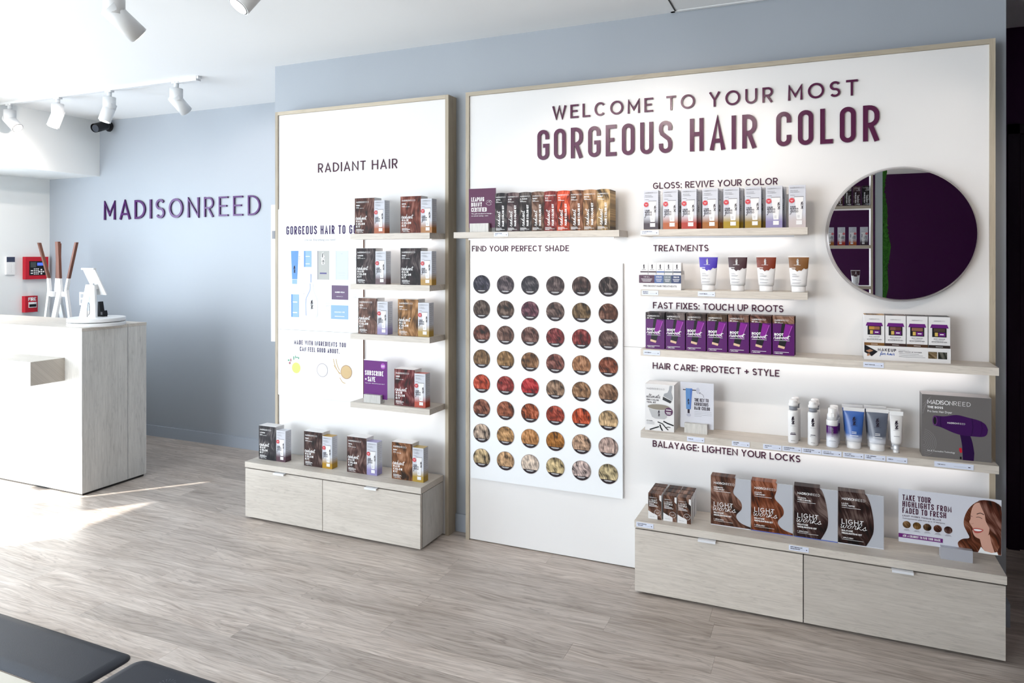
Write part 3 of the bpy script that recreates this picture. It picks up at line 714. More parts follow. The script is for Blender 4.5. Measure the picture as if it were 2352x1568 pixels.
def gloss_tube():
    b = MB(); y = -.0010; s = .004
    b.flat([(s+.020, .128), (s-.014, .128), (s-.006, .034), (s+.014, .034)], y, 0)
    b.flat([(s+.0215, .130), (s-.0155, .130), (s-.0152, .127), (s+.0212, .127)], y-.0001, 1)
    b.flat([(s-.0065, .034), (s+.0145, .034), (s+.0125, .028), (s-.0045, .028)], y, 3)
    b.rect(s-.0075, s+.0155, .012, .029, y-.0001, 0)
    monogram(b, s+.015, .078, .030, y-.0002, 2, .05)
    for i in range(4): b.rect(s-.003, s+.006, .050-i*.003, .0508-i*.003, y-.0002, 1)
    return b.mesh('tube_picture', [M_carton, M_inkg, M_ink, M_oc])
def gloss_letters(word):
    b = MB(); y = -.0014; x = -GW/2+.006
    brandmark(b, x, .163, .0060, .054, y, 1); 
    for i, s in enumerate(('THE ULTIMATE', 'SHINE REFRESH' if word == 'SHINE' else 'COLOR REFRESH')): text(b, s, x, .1525-i*.0065, .0036, y, 'wide', .16, .030+.006*i, q=1, m=1)
    b.rect(x, x+.018, .1345, .1356, y, 0)
    text(b, word, x, .0835, .0062, y, 'wide', .2, .022, q=2); text(b, 'REVIVING', x, .0755, .0062, y, 'wide', .2, .032, q=2)
    script(b, 'gloss', x, .0635, .020, y, .032, t=.05)
    return b.mesh('lettering', [M_ink, M_inkg])
def gloss_badge():
    b = MB(); y = -.0016; b.disc(-.021, .113, .0112, y, 0, 20); b.disc(-.021, .113, .0094, y-.0001, 1, 20); b.disc(-.021, .113, .0090, y-.0002, 0, 20)
    b.rect(-.0265, -.0155, .1135, .1152, y-.0003, 1); b.rect(-.0245, -.0175, .1090, .1100, y-.0003, 1)
    return b.mesh('round_badge', [M_red, M_inkw])
def gloss(cx, y, z, col, label, grp='slim gloss boxes beside the hair colour kits', rot=None, word='COLOR', topcol=None):
    t = thing('gloss_box', label, 'box', (cx, y, z), grp, rot)
    put('carton', shared('gc', gloss_carton), t, color=col); put('tube_picture', shared('gt', gloss_tube), t, color=col)
    put('lettering', shared('gl'+word, lambda: gloss_letters(word)), t); put('round_badge', shared('gb', gloss_badge), t)
    if topcol: MB().box(-GW/2, GW/2, 0, GD, GH, GH+.0006).obj('lid_flap', M_oc, t, color=topcol)
    return t

KITS = [  # kit centre x, z, code, shade words, kit colour, box x, tint, words
 (-2.2619, Z1, '5NGM', 'SIENA BROWN', '#5e3024', -2.1640, '#c4601c', 'maroon-brown', 'amber', 'topmost short shelf, nearer the information board'),
 (-1.9708, Z1, '6NCG', 'SORRENTO RED', '#7a3018', -1.8747, '#c07a18', 'copper-red', 'golden', 'topmost short shelf, nearer the panel edge'),
 (-2.2530, Z2, '3.5NNN', 'PRATO BROWN', '#3a2a30', -2.1560, '#6a4a52', 'near-black', 'brown-violet', 'second short shelf, nearer the information board'),
 (-1.9708, Z2, '4NGV', 'MESSINA BROWN', '#33242a', -1.8760, '#c8981c', 'near-black', 'yellow', 'second short shelf, nearer the panel edge'),
 (-2.2500, Z3, '7NVA', 'AMALFI BROWN', '#7c5a4e', -2.1540, '#a89cd0', 'cool brown', 'lilac', 'third short shelf, nearer the information board'),
 (-1.9960, Z3, '8NGV', 'LUCCA BLONDE', '#a87840', -1.9000, '#c8a028', 'golden blonde', 'yellow', 'third short shelf, nearer the panel edge'),
 (-2.0180, Z4, '4RRR', 'RAVENNA RED', '#6e0f1a', -1.9215, '#c8401e', 'deep red', 'orange', 'lowest short shelf beside the subscribe sign'),
 (-2.9236, ZC, '4.5NNN', 'PRATO BROWN', '#2c2a34', -2.8250, '#5c3848', 'blue-black', 'dark plum', 'low cabinet, end by the grey wall'),
 (-2.5960, ZC, '5NGV', 'TREVISO BROWN', '#4a2e2a', -2.5000, '#c89a14', 'dark brown', 'yellow', 'low cabinet, second pair from the grey wall'),
 (-2.3030, ZC, '7NVA', 'AMALFI BROWN', '#5c3c38', -2.2050, '#a8a0d8', 'chocolate brown', 'lilac', 'low cabinet, third pair from the grey wall'),
 (-2.0155, ZC, '8NGV', 'LUCCA BLONDE', '#946038', -1.9192, '#c8a434', 'caramel blonde', 'yellow', 'low cabinet, at the end nearest the camera')]
for kx, z, code, nm, kc, gx, gc, kw, gw, where in KITS:
    yy = 3.200 if z in (Z1, Z2) else (3.214 if z != ZC else 3.186)
    kit(kx, yy, z, code, nm, kc, f'{kw} hair colour kit box on the {where}')
    gloss(gx, yy-.004 if z != ZC else yy, z, gc, f'slim box fading to {gw}, on the {where}', topcol=(gc if gw in ('yellow', 'orange', 'lilac') and z in (ZC, Z4) else None))

# row of nine narrow boxes over the swatches
NW, ND, NH = .0645, .098, .1925
def nine_letters():
    b = MB(); y = -.0012; x = -NW/2+.005
    brandmark(b, x, .168, .0060, .054, y)
    script(b, 'radiant', -.0035, .024, .021, y, .076, t=.07, vert=True)
    text(b, 'HAIR COLOR KIT', .0170, .026, .0105, y, 'wide', .23, .104, vert=True)
    for i, w in enumerate((.030, .034, .048, .022)): b.rect(x, x+w, .0170-i*.0036, .0183-i*.0036, y)
    return b.mesh('lettering', [M_inkw])
def nine(cx, y, z, col, code, label, rot=None, grp='nine narrow hair colour boxes in a row'):
    t = thing('hair_colour_box', label, 'box', (cx, y, z), grp, rot)
    b = MB(); n = 8  # carton with a slightly bowed top edge
    b.prism([(-NW/2, 0), (NW/2, 0), (NW/2, NH-.003)]+[(NW/2-NW*i/n, NH-.003+.003*sin(pi*i/n)) for i in range(1, n)]+[(-NW/2, NH-.003)], 0, ND)
    b.obj('carton', M_hair, t, (0, 0, 0), col)
    put('lettering', shared('nl', nine_letters), t)
    b = MB(); text(b, code, -NW/2+.005, .155, .0070, -.0012, 'wide', .24, .0062*len(code), q=2)
    b.rect(-NW/2+.005, -NW/2+.019, .149, .1503, -.0012); b.rect(-NW/2+.005, -NW/2+.037, .1445, .1462, -.0012)
    b.obj('shade_name', M_inkw, t); return t
NINE = [('#2a2228', '3NVA', 'plain near-black'), ('#4a3038', '3VR', 'black box with rosy highlights'), ('#2e2424', '3.5NNN', 'black-brown with thin copper strands'), ('#6a4834', '5NGV', 'olive-brown with golden streaks'),
        ('#8e2420', '5R', 'crimson red'), ('#e0480c', '7C', 'bright orange'), ('#8a5430', '7NGV', 'chestnut with caramel waves'), ('#a87c50', '8NVA', 'light caramel brown'), ('#d2b078', '9NGV', 'pale golden blonde')]
for i, (c, code, w) in enumerate(NINE):
    nine(-1.4520+i*.0655, 3.201, Z1, c, code, f'narrow {w} hair colour box above the round swatches' if 'box' not in w else f'narrow {w} above the round swatches')

# sign boards standing in slotted blocks
def block(t, x0, x1, y0, h, d=.036, mm=None):
    MB().box(x0, x1, y0-d/2-.004, y0-.0012, 0, h).box(x0, x1, y0+.0012, y0+d/2, 0, h).box(x0, x1, y0-.0012, y0+.0012, 0, h*.25).obj('stand_block', mm or M_lamz, t)
t = thing('small_sign', 'plum card sign reading LEAPING BUNNY CERTIFIED in an oak block', 'sign', (-1.568, 3.228, Z1), 'card signs in slotted blocks')
MB().box(-.0758, .0758, -.001, .001, .022, .221).obj('card', M_purplum, t)
b = MB()
for i, s in enumerate(('LEAPING', 'BUNNY', 'CERTIFIED')): text(b, s, -.061, .156-i*.0262, .0215, -.0016, 'cond', .17, (.072, .060, .086)[i])
face_text(b, 'The gold standard in beauty -', -.061, .0915, .0085, -.0016, 0, .118); face_text(b, 'no animal testing - ever.', -.061, .0805, .0085, -.0016, 0, .096)
for a0 in (0, 180): b.ribbon([(.038+.0165*cos(R(a0+k*15))*1.0, .148+.0125*sin(R(a0+k*15))) for k in range(11)], .0008, -.0016)
b.obj('lettering', M_inkw, t)
b = MB(); b.ribbon(spline([(.026, .146), (.032, .151), (.040, .152), (.046, .147), (.050, .144)]), .0009, -.0016); b.ribbon(spline([(.038, .152), (.044, .157), (.049, .156)]), .0009, -.0016)
b.obj('seal_drawing', M_inkw, t)
block(t, -.060, .045, 0, .044)
t = thing('small_sign', 'violet card sign reading SUBSCRIBE + SAVE in an oak block on the lowest short shelf', 'sign', (-2.209, 3.226, Z4), 'card signs in slotted blocks')
MB().box(-.0752, .0752, -.001, .001, .020, .230).box(-.0752, .0752, -.0014, -.001, .226, .230, 1).obj('card', [M_pur, M_inkw], t)
b = MB(); text(b, 'SUBSCRIBE', -.067, .145, .026, -.0017, 'cond', .17, .118); text(b, '+ SAVE', -.067, .1115, .026, -.0017, 'cond', .17, .066)
face_text(b, 'Your color, delivered to your door!', -.067, .1000, .0072, -.0017, 0, .126)
text(b, '$22', .040, .193, .011, -.0022, 'cond', .18, .018); b.obj('lettering', M_inkw, t)
MB().disc(.049, .199, .0155, -.0017, 0, 24).obj('price_disc', mat('magenta_print', (.32, .03, .40), .4), t)
block(t, -.062, .046, 0, .044)

# gloss row: eight front boxes, a second one behind most of them
GL = [('#3a2430', 'dark plum'), ('#c8641c', 'orange'), ('#c8381c', 'red-orange'), ('#b8701c', 'amber brown'), ('#c0a010', 'mustard yellow'), ('#b0902c', 'olive gold'), ('#a8a0d0', 'lilac'), ('#e6dcdc', 'plain white')]
GXs = [-.7045, -.6169, -.5351, -.4436, -.3546, -.2649, -.1803, -.0893]
for i, ((c, w), gx) in enumerate(zip(GL, GXs)):
    gloss(gx, 3.198, Z1, c, f'white gloss box fading to {w}, front row over TREATMENTS' if i < 7 else 'plain white gloss box at the row end nearest the round mirror', 'row of gloss boxes under the headline', word='SHINE' if i == 7 else 'COLOR')
    if i in (1, 2, 3, 4, 5, 6): gloss(gx+.012+.002*(i % 2), 3.198+.056, Z1, c, f'gloss box standing directly behind the {w} one', 'row of gloss boxes under the headline')

# four squeeze tubes
def squeeze_tube(x, y, z, h, w, col, label, grp, white=True, cap=.026):
    t = thing('squeeze_tube', label, 'tube', (x, y, z), grp)
    N = 9; prof = []; sx = []; sy = []
    for j in range(N+1):
        f = j/N; prof.append((w/2, cap+(h-cap)*f)); sx.append(.74+.26*f); sy.append(.52*(1-f)**.8+.02)
    MB().lathe([(w*.33, 0), (w*.335, .003), (w*.335, cap-.001), (w*.30, cap)], 24, sy=[.72]*4).obj('flip_cap', M_carton, t)
    if white:  # lower body white, coloured shoulder print above with a ragged edge
        MB().lathe(prof, 28, sx=sx, sy=sy).obj('tube_body', M_carton, t)
        b = MB()
        nb = 14; low = [.62+.02*sin(k*1.9)+.035*sin(k*.55+1) for k in range(nb+1)]
        def P(u, f):
            ww = w/2*(.74+.26*(f-cap/h)/(1-cap/h)); th = (w/2)*(.52*(1-(f-cap/h)/(1-cap/h))**.8+.02)
            return (ww*u*.985, -th*math.sqrt(max(0, 1-(u*.985)**2))-.0012, h*f)
        for k in range(nb):
            u0 = -1+2*k/nb; u1 = -1+2*(k+1)/nb
            for r in range(4):
                fa0 = low[k]+(.965-low[k])*r/4; fb0 = low[k]+(.965-low[k])*(r+1)/4; fa1 = low[k+1]+(.965-low[k+1])*r/4; fb1 = low[k+1]+(.965-low[k+1])*(r+1)/4
                b.add([P(u0, fa0), P(u1, fa1), P(u1, fb1), P(u0, fb0)], [(0, 1, 2, 3)], 0, True)
        b.obj('colour_band', M_oc, t, color=col)
        MB().box(-w/2, w/2, -.002, .002, h*.965, h).obj('crimped_end', M_carton, t)
        b = MB(); yy = -.021; monogram(b, -w*.04, h*.77, h*.15, -.0135, 1, .10); b.rect(-w*.22, w*.10, h*.745, h*.752, -.0145, 1)
        b.rect(-w*.44, -w*.14, h*.66, h*.675, -.0175, 1)
        for i, (q, r) in enumerate(((.50, .16), (.48, .22), (.44, .34), (.42, .30), (.35, .20), (.33, .42), (.26, .42), (.24, .36))):
            b.rect(-w*.30, -w*.30+w*r, h*q, h*(q+.008), yy+.0, 0)
        b.obj('lettering', [M_inkg, M_inkw], t)
    else:
        MB().lathe(prof[:-1]+[(w/2, h-.012)], 28, sx=sx, sy=sy).obj('tube_body', M_tubefade, t, color=col)
        MB().box(-w/2, w/2, -.0025, .0025, h-.014, h).obj('crimped_end', M_carton, t)
        b = MB(); monogram(b, 0, h*.60, h*.20, -.0190, 0, .07)
        b.rect(-w*.16, w*.16, h*.575, h*.580, -.020, 0)
        for i, (q, r) in enumerate(((.42, .22), (.385, .22), (.33, .40))): b.rect(-w*r/2, w*r/2, h*q, h*(q+.012), -.0225, 1)
        b.obj('lettering', [M_ink, M_inkw], t)
    return t
def tube_fade():
    t = NT('tube_fade'); sep = t.n('SeparateXYZ'); t.l(t.tc.outputs['Object'], sep.inputs[0])
    f = t.math('DIVIDE', t.math('SUBTRACT', sep.outputs[2], .036), .025, clamp=True)
    t.l(t.mix(f, (.72, .74, .80, 1), t.n('ObjectInfo').outputs['Color']), t.b.inputs['Base Color']); t.b.inputs['Roughness'].default_value = .28; return t.m
M_tubefade = tube_fade()
for x, c, w in ((-.4540, '#5540c8', 'blue-violet'), (-.3300, '#4a2630', 'maroon'), (-.2130, '#8a300a', 'rust'), (-.0840, '#8e5c28', 'caramel')):
    squeeze_tube(x, 3.222, Z2, .152, .083, c, f'white squeeze tube standing on its cap with a {w} upper band', 'squeeze tubes on the treatments shelf')

# counter display with five sachets
t = thing('sachet_display', 'white counter tray with five sachets and a four-colour strip reading PRO BOOST HAIR TREATMENTS', 'display box', (-.6625, 3.190, Z2))
w = .0945
MB().box(-w, w, 0, .0015, 0, .068).box(-w, -w+.0015, .0015, .085, 0, .068).box(w-.0015, w, .0015, .085, 0, .068).box(-w, w, .0835, .085, 0, .085).box(-w, w, .0015, .0835, 0, .0015).obj('tray', M_carton, t)
for a, b_, c, s in ((-w, -.024, '#501440', 'SEAL'), (-.024, .016, '#4a68a8', 'HYDRATE'), (.016, .052, '#6c7a86', 'SHINE'), (.052, w, '#22386e', 'STRENGTH')):
    q = MB().box(a, b_, -.0008, 0, .030, .066).obj('colour_field', M_oc, t, color=c)
    l = MB(); text(l, s, (a+b_)/2, .055, .0052, -.0014, 'wide', .2, min(.026, (b_-a)*.75), q=1, align='c')
    for k in range(3): l.rect((a+b_)/2-(b_-a)*(.36-.05*k), (a+b_)/2+(b_-a)*(.36-.05*k), .0475-.0052*k, .0490-.0052*k, -.0014)
    l.obj('lettering', M_inkw, q)
l = MB(); text(l, 'PRO BOOST HAIR TREATMENTS', 0, .0125, .0078, -.0006, 'wide', .15, .150, align='c'); l.obj('lettering', M_ink, t)
for i, c in enumerate(('#40102c', '#40102c', '#4468b0', '#6c7a86', '#1c2c58')):
    s = thing('sachet', f'white sachet standing in the four-colour tray, {("first", "second", "third", "fourth", "fifth")[i]} counted from the panel edge side', 'sachet', (-.6625-.0750+i*.0372, 3.198, Z2+.002), 'five sachets in the tray')
    for j in range(3):
        b = MB(); b.prism([(-.0165, 0), (.0165, 0), (.0185, .120-.0*j), (-.0185, .120)], .006+j*.022, .010+j*.022)
        b.obj('packet', M_carton, s)
    b = MB(); monogram(b, 0, .094, .018, .0050, 0, .07); b.rect(-.010, .009, .088, .0892, .0050, 0); b.obj('mark', M_ink, s)
    MB().box(-.0165, .019, .0045, .006, .0755, .081).obj('colour_line', M_oc, s, color=c)

# purple root boxes, two rows deep
RW, RD, RH = .0862, .036, .1645
M_violet = mat('violet_carton', (0.085, 0.008, 0.115), 0.33, spec=0.25)
def root_art():
    b = MB(); y = -.0010
    # tilted compact with dark lower third and pale tip
    T = lambda u, v: (.004+u*cos(R(-14))-v*sin(R(-14)), .085+u*sin(R(-14))+v*cos(R(-14)))
    b.flat([T(-.022, .048), T(.022, .048), T(.0145, -.018), T(-.014, -.018)], y, 0)
    b.flat([T(-.022, .048), T(-.008, .048), T(-.004, -.018), T(-.014, -.018)], y-.0001, 1)
    b.flat([T(.019, .048), T(.0205, .048), T(.0140, -.018), T(.0125, -.018)], y-.0001, 3)
    b.flat([T(-.014, -.018), T(.0145, -.018), T(.0135, -.046), T(-.013, -.046)], y, 1)
    b.flat([T(-.0135, -.046), T(.0140, -.046), T(.0135, -.056), T(-.0125, -.056)], y-.0001, 2)
    return b.mesh('compact_picture', [mat('violet_print', (.20, .015, .24), .35, spec=.2), M_black, mat('pale_gold_print', (.62, .42, .28), .4), mat('pink_violet_print', (.5, .12, .55), .4)])
def root_letters():
    b = MB(); y = -.0016; x = -RW/2+.007
    brandmark(b, x, .146, .0066, .057, y)
    text(b, 'ROOT', x, .083, .0110, y, 'wide', .23, .036); script(b, 'reboot', x-.003, .0695, .0175, y, .062, t=.10)
    b.rect(x, x+.060, .0625, .0640, y)
    b.rect(x, x+.058, .0130, .0145, y); text(b, '1 APPLICATION', x, .0060, .0040, y, 'wide', .22, .034, q=1)
    return b.mesh('lettering', [M_inkw])
def rootbox(x, y, z, c, code, label):
    t = thing('root_touch_up_box', label, 'box', (x, y, z), 'purple root boxes in two rows')
    b = MB().box(-RW/2, RW/2, 0, RD, 0, RH); b.obj('carton', M_violet, t)
    MB().box(-RW/2, RW/2, -.0008, RD, RH-.030, RH+.0005).obj('hair_band', M_hairl, t, (0, 0, 0), c)
    put('compact_picture', shared('ra', root_art), t); put('lettering', shared('rl', root_letters), t)
    b = MB(); text(b, code, -RW/2+.007, .1365, .0062, -.0016, 'wide', .22, .0062*len(code)*.8, q=2); b.rect(-RW/2+.020, -RW/2+.030, .1402, .1412, -.0016); b.rect(-RW/2+.020, -RW/2+.042, .1372, .1384, -.0016)
    b.obj('shade_name', M_inkw, t)
RO = [('#3a3036', '3C'), ('#3c3034', '4C'), ('#4a3832', '5C'), ('#54402c', '5W'), ('#6a483a', '6C'), ('#6e4030', '6W'), ('#6c4630', '7N')]
OR = ('first', 'second', 'third', 'fourth', 'fifth', 'sixth', 'seventh')
for i, (c, code) in enumerate(RO):
    x = -.6900+i*.0910
    rootbox(x, 3.2185, Z3, c, code, f'purple root box marked {code}, {OR[i]} of the front row under FAST FIXES')
    rootbox(x+.003, 3.2185+.042, Z3, c, code, f'purple root box directly behind the {OR[i]} of the front row')

# makeup display: tray holding four white boxes
t = thing('makeup_tray', 'white counter tray reading MAKEUP for hair on the long shelf under the round mirror', 'display box', (.3160, 3.236, Z3))
w = .153
MB().box(-w, w, 0, .0015, 0, .058).box(-w, w, .0015, .090, 0, .0015).box(w-.0015, w, .0015, .09, 0, .058).box(-w, -w+.0015, .0015, .09, 0, .075).box(-w, w, .0885, .09, 0, .058).obj('tray', M_carton, t)
b = MB(); text(b, 'MAKEUP', -.102, .0365, .0115, -.0007, 'wide', .19, .066); b.obj('lettering', M_ink, t)
b = MB(); script(b, 'for hair', -.094, .022, .0125, -.0007, .052, t=.11); b.obj('script_lettering', mat('ink_blue', (.02, .10, .45), .4), t)
b = MB(); brandmark(b, -.027, .0425, .0030, .036, -.0007, 0, q=1); text(b, 'ROOT TOUCH UP POWDER', -.027, .0355, .0042, -.0007, 'wide', .2, .080, q=1)
for i, s in enumerate((.070, .084, .092)): b.rect(-.026, -.026+s, .0300-i*.0062, .0310-i*.0062, -.0007)
b.obj('small_print', M_ink, t)
for i, c in enumerate(('#6a5838', '#2c3026')): MB().box(.076+.034*i, .076+.034*i+.0305, -.0007, 0, .016, .043).obj('hair_photo', M_hairl, t, (0, 0, 0), c)
b = MB(); b.flat([(-.151, .058), (-.146, .058), (-.102, .034), (-.124, .014), (-.151, .030)], -.0007, 0); b.flat([(-.146, .036), (-.130, .043), (-.118, .037), (-.134, .029)], -.0009, 1); b.flat([(-.140, .023), (-.134, .026), (-.128, .020), (-.138, .014), (-.142, .017)], -.0009, 1)
b.obj('compact_picture', [M_black, mat('tan_print', (.35, .18, .10), .4)], t)
BW, BH = .0735, .180
def mk_art(c1, c2):
    b = MB(); y = -.0008
    b.flat([(-.0265, .150), (.0265, .150), (.0315, .136), (-.0315, .136)], y-.0002, 0); b.rect(-.0245, .0245, .100, .1375, y, 1)
    b.rect(-.0195, 0, .121, .134, y-.0001, 2); b.rect(0, .0195, .121, .134, y-.0001, 3); b.rect(-.0155, -.0050, .1035, .118, y-.0001, 4); b.rect(-.0030, .0205, .103, .1185, y-.0001, 0)
    b.rect(.002, .015, .109, .1125, y-.0003, 5)
    return b.mesh('compact_picture', [M_pur, M_black, mat('p'+c1, lin(c1)[:3], .5), mat('p'+c2, lin(c2)[:3], .5), mat('gold_sponge', (.55, .38, .08), .5), M_inkw])
def mk_letters():
    b = MB(); y = -.0008; brandmark(b, -.019, .1615, .0042, .038, y, 1, q=1)
    for s, z, ww, h, m in (('ROOT TOUCH UP', .0905, .038, .0036, 0), ('MAKEUP FOR HAIR', .0850, .030, .0026, 1), ('RETOUCHE DE RACINES', .0790, .053, .0038, 0), ('MAQUILLAGE', .0735, .045, .0024, 1)): text(b, s, 0, z, h, y, 'wide', .18, ww, q=1, align='c', m=m)
    return b.mesh('lettering', [M_ink, M_inkg])
for i, (c1, c2, cb, wd, top) in enumerate((('#b08030', '#8a5838', '#8a5c24', 'blonde and tan', '#c09860'), ('#6e4238', '#521c18', '#3e2018', 'red-brown', '#6a5048'), ('#7e5440', '#7e5440', '#553418', 'mid brown', '#544440'), ('#3c2a1c', '#3c2a1c', '#2a1c18', 'dark brown', '#34302e'))):
    s = thing('makeup_box', f'white box picturing an open compact in {wd}, in the makeup tray', 'box', (.3160-.1145+i*.0763, 3.2385, Z3+.0016), 'four boxes in the makeup tray')
    MB().box(-BW/2, BW/2, 0, .082, 0, BH).obj('carton', M_carton, s)
    MB().box(-BW/2, BW/2, 0, .082, BH, BH+.0006).obj('lid_flap', M_hairl, s, (0, 0, 0), top)
    put('compact_picture', mk_art(c1, c2), s); put('lettering', shared('mkl', mk_letters), s)
    b = MB().box(-BW/2, BW/2, -.0006, 0, .056, .068); b.obj('colour_line', M_oc, s, color=cb)
    l = MB(); l.rect(-.012, .012, .0613, .0627, -.0010); l.obj('small_print', M_inkw, s)

# tool kit box
t = thing('tool_kit_box', 'white carton picturing a tint brush, a steel bowl and black clips', 'box', (-.6690, 3.214, Z4))
w = .0655; h = .211
MB().box(-w, w, 0, .098, 0, h).obj('carton', M_carton, t)
b = MB(); brandmark(b, -w+.007, .186, .0080, .082, -.0008, 1)
script(b, 'ultimate', -w+.005, .148, .0190, -.0008, .064, t=.06); text(b, 'PRO COLOR', -w+.007, .1355, .0070, -.0008, 'wide', .22, .055); text(b, 'TOOL KIT', -w+.007, .1245, .0070, -.0008, 'wide', .22, .042)
text(b, 'KIT INCLUDES:', -w+.007, .0420, .0036, -.0008, 'wide', .2, .028, q=1)
for i in range(4): b.rect(-w+.007, -w+.045-.004*(i % 2), .0380-i*.0034, .0388-i*.0034, -.0008, 1)
b.obj('lettering', [M_ink, M_inkg], t)
g1 = mat('grey_print', (.30, .31, .33), .4); g2 = mat('steel_print', (.42, .42, .43), .3); g3 = mat('steel_print_dark', (.22, .19, .15), .3)
b = MB(); b.flat([(.046, .208), (.058, .208), (.0535, .180), (.060, .155), (.057, .141), (.018, .160), (.0215, .171), (.036, .176), (.043, .190)], -.0008, 0); b.flat([(.016, .157), (.055, .139), (.049, .129), (.014, .143)], -.0008, 1)
for k in range(7): b.ribbon([(.018+k*.0055, .154-k*.0024), (.0165+k*.0052, .143-k*.0022)], .0007, -.0010, m=0)
b.obj('brush_picture', [g1, M_black], t)
b = MB(); b.flat([(-.058, .106), (-.050, .103), (-.034, .062), (-.020, .055), (.022, .055), (.032, .062), (.044, .100), (.053, .106)], -.0008, 0); b.disc(-.003, .1085, .054, -.0010, 2, 28, .0150); b.disc(-.003, .1085, .050, -.0012, 1, 28, .0125); monogram(b, -.002, .068, .026, -.0012, 3, .06)
b.obj('bowl_picture', [g2, g3, mat('steel_rim_print', (.6, .6, .6), .3), M_ink], t)
b = MB(); b.disc(.042, .091, .0185, -.0014, 0, 28); b.rect(.030, .054, .097, .1000, -.0016, 1); b.rect(.030, .052, .086, .0885, -.0016, 1); b.rect(.033, .051, .0800, .0825, -.0016, 1)
b.obj('round_badge', [mat('plum_badge', (.07, .008, .06), .4), M_inkw], t)
b = MB()
for P, tt in (([(-.044, .003), (-.022, .012), (-.002, .020)], .0055), ([(.002, .030), (.006, .016), (.014, .003)], .006), ([(-.008, .041), (.014, .034), (.028, .018), (.040, .008)], .0045), ([(.028, .018), (.040, .022), (.050, .020)], .003), ([(.018, .046), (.036, .038), (.064, .030)], .006)): b.ribbon(P, tt, -.0008)
b.obj('clips_picture', M_black, t)

# card about the tube key
t = thing('small_sign', 'pale card sign reading THE KEY TO GORGEOUS HAIR COLOR in an oak block', 'sign', (-.5090, 3.255, Z4), 'card signs in slotted blocks')
MB().box(-.0735, .0735, -.001, .001, .018, .224).obj('card', M_card, t)
b = MB()
for i, s in enumerate(('THE KEY TO', 'GORGEOUS', 'HAIR COLOR')): text(b, s, -.011, .139-i*.0185, .0150, -.0016, 'cond', .16, (.062, .061, .068)[i])
for i in range(4): b.rect(-.011, -.011+(.075, .076, .076, .032)[i], .0940-i*.0070, .0948-i*.0070, -.0016, 1)
b.ribbon(spline([(.030, .158), (.027, .170), (.012, .179)]), .0010, -.0016); b.ribbon([(.017, .181), (.011, .179), (.014, .173)], .0010, -.0016)
b.obj('lettering', [M_ink, M_inkg], t)
b = MB(); b.flat([(-.050, .196), (-.020, .196), (-.027, .102), (-.047, .102)], -.0016, 0); b.flat([(-.020, .196), (-.027, .102), (-.031, .102), (-.030, .196)], -.0018, 1); b.rect(-.062, -.002, .187, .191, -.0014, 2); b.disc(.004, .188, .008, -.0016, 3, 16, .014); b.disc(-.036, .076, .010, -.0016, 3, 16, .007); b.rect(-.041, -.032, .084, .102, -.0016, 2); monogram(b, -.037, .125, .024, -.0020, 2, .06)
b.obj('tube_picture', [M_blue, mat('deep_blue_print', (.06, .16, .5), .4), M_ink, mat('lilac_grey_print', (.45, .46, .55), .4)], t)
block(t, -.052, .048, 0, .043, .040)

# bottles and tubes on the hair care shelf
def bottle(x, y, label, bar=True):
    t = thing('pump_bottle', label, 'bottle', (x, y, Z4), 'white pump bottles')
    r = .0205
    MB().lathe([(r*.93, 0), (r, .003), (r, .128), (r*.98, .134), (r*.80, .139)], 28).obj('bottle_body', M_carton, t)
    MB().lathe([(r*.80, .139), (r*.80, .156)], 24).obj('collar', mat('grey_collar', (.22, .23, .26), .3), t)
    MB().lathe([(r*.92, .156), (r*.92, .166), (r*.78, .168), (r*.80, .176), (r*.74, .181), (r*.5, .184)], 24).obj('pump_head', M_carton, t)
    b = MB(); monogram(b, 0, .083, .032, -r-.0008, 0, .08); b.rect(-.010, .011, .0740, .0748, -r-.0006, 1)
    b.rect(-.009, .009, .0440, .0462, -r-.0006, 0); b.rect(-.011, .011, .0375, .0415, -r-.0006, 2 if bar else 1)
    if not bar: b.rect(-.0100, .0100, .0382, .0408, -r-.0009, 3)
    b.rect(-.008, .008, .0120, .0132, -r-.0006, 0); b.obj('lettering', [M_ink, M_inkg, mat('plum_bar', (.03, .005, .03), .4), M_carton], t)
bottle(-.1060, 3.245, 'white pump bottle with grey collar and dark label bar, in front'); bottle(-.0990, 3.300, 'white pump bottle hidden behind the one with the dark bar')
bottle(-.0285, 3.238, 'white pump bottle with grey collar and outlined label bar, in front', False); bottle(-.0215, 3.295, 'white pump bottle hidden behind the one with the outlined bar', False)
def foam(x, y, label):
    t = thing('foam_bottle', label, 'bottle', (x, y, Z4), 'purple foam bottles'); r = .0232
    MB().lathe([(r*.95, 0), (r, .004), (r, .086), (r*.96, .089)], 28).obj('bottle_body', M_tubefade, t, color='#4a1060')
    MB().lathe([(r*.96, .089), (r*1.0, .091), (r*1.0, .110), (r*.96, .112)], 28).obj('collar', M_carton, t)
    MB().lathe([(r*.88, .112), (r*.86, .132), (r*.70, .140), (r*.66, .160)], 28).box(-.007, .007, -r-.006, 0, .128, .142).obj('pump_head', M_white, t)
    b = MB(); monogram(b, 0, .058, .026, -r-.0008, 0, .06); b.rect(-.006, .006, .040, .0425, -r-.0006, 1); b.rect(-.008, .008, .033, .0355, -r-.0006, 1); b.rect(-.013, .013, .0270, .0280, -r-.0006, 0); b.obj('lettering', [M_inkg, M_inkw], t)
foam(.0455, 3.242, 'white-topped purple foam bottle in front'); foam(.0530, 3.298, 'purple foam bottle standing behind the front one')
squeeze_tube(.1270, 3.252, Z4, .166, .079, '#3c62a8', 'cornflower blue squeeze tube on a white cap, in front', 'tubes on the hair care shelf', False, .030)
squeeze_tube(.1230, 3.305, Z4, .168, .079, '#3c62a8', 'cornflower blue squeeze tube standing behind the front blue one', 'tubes on the hair care shelf', False, .030)
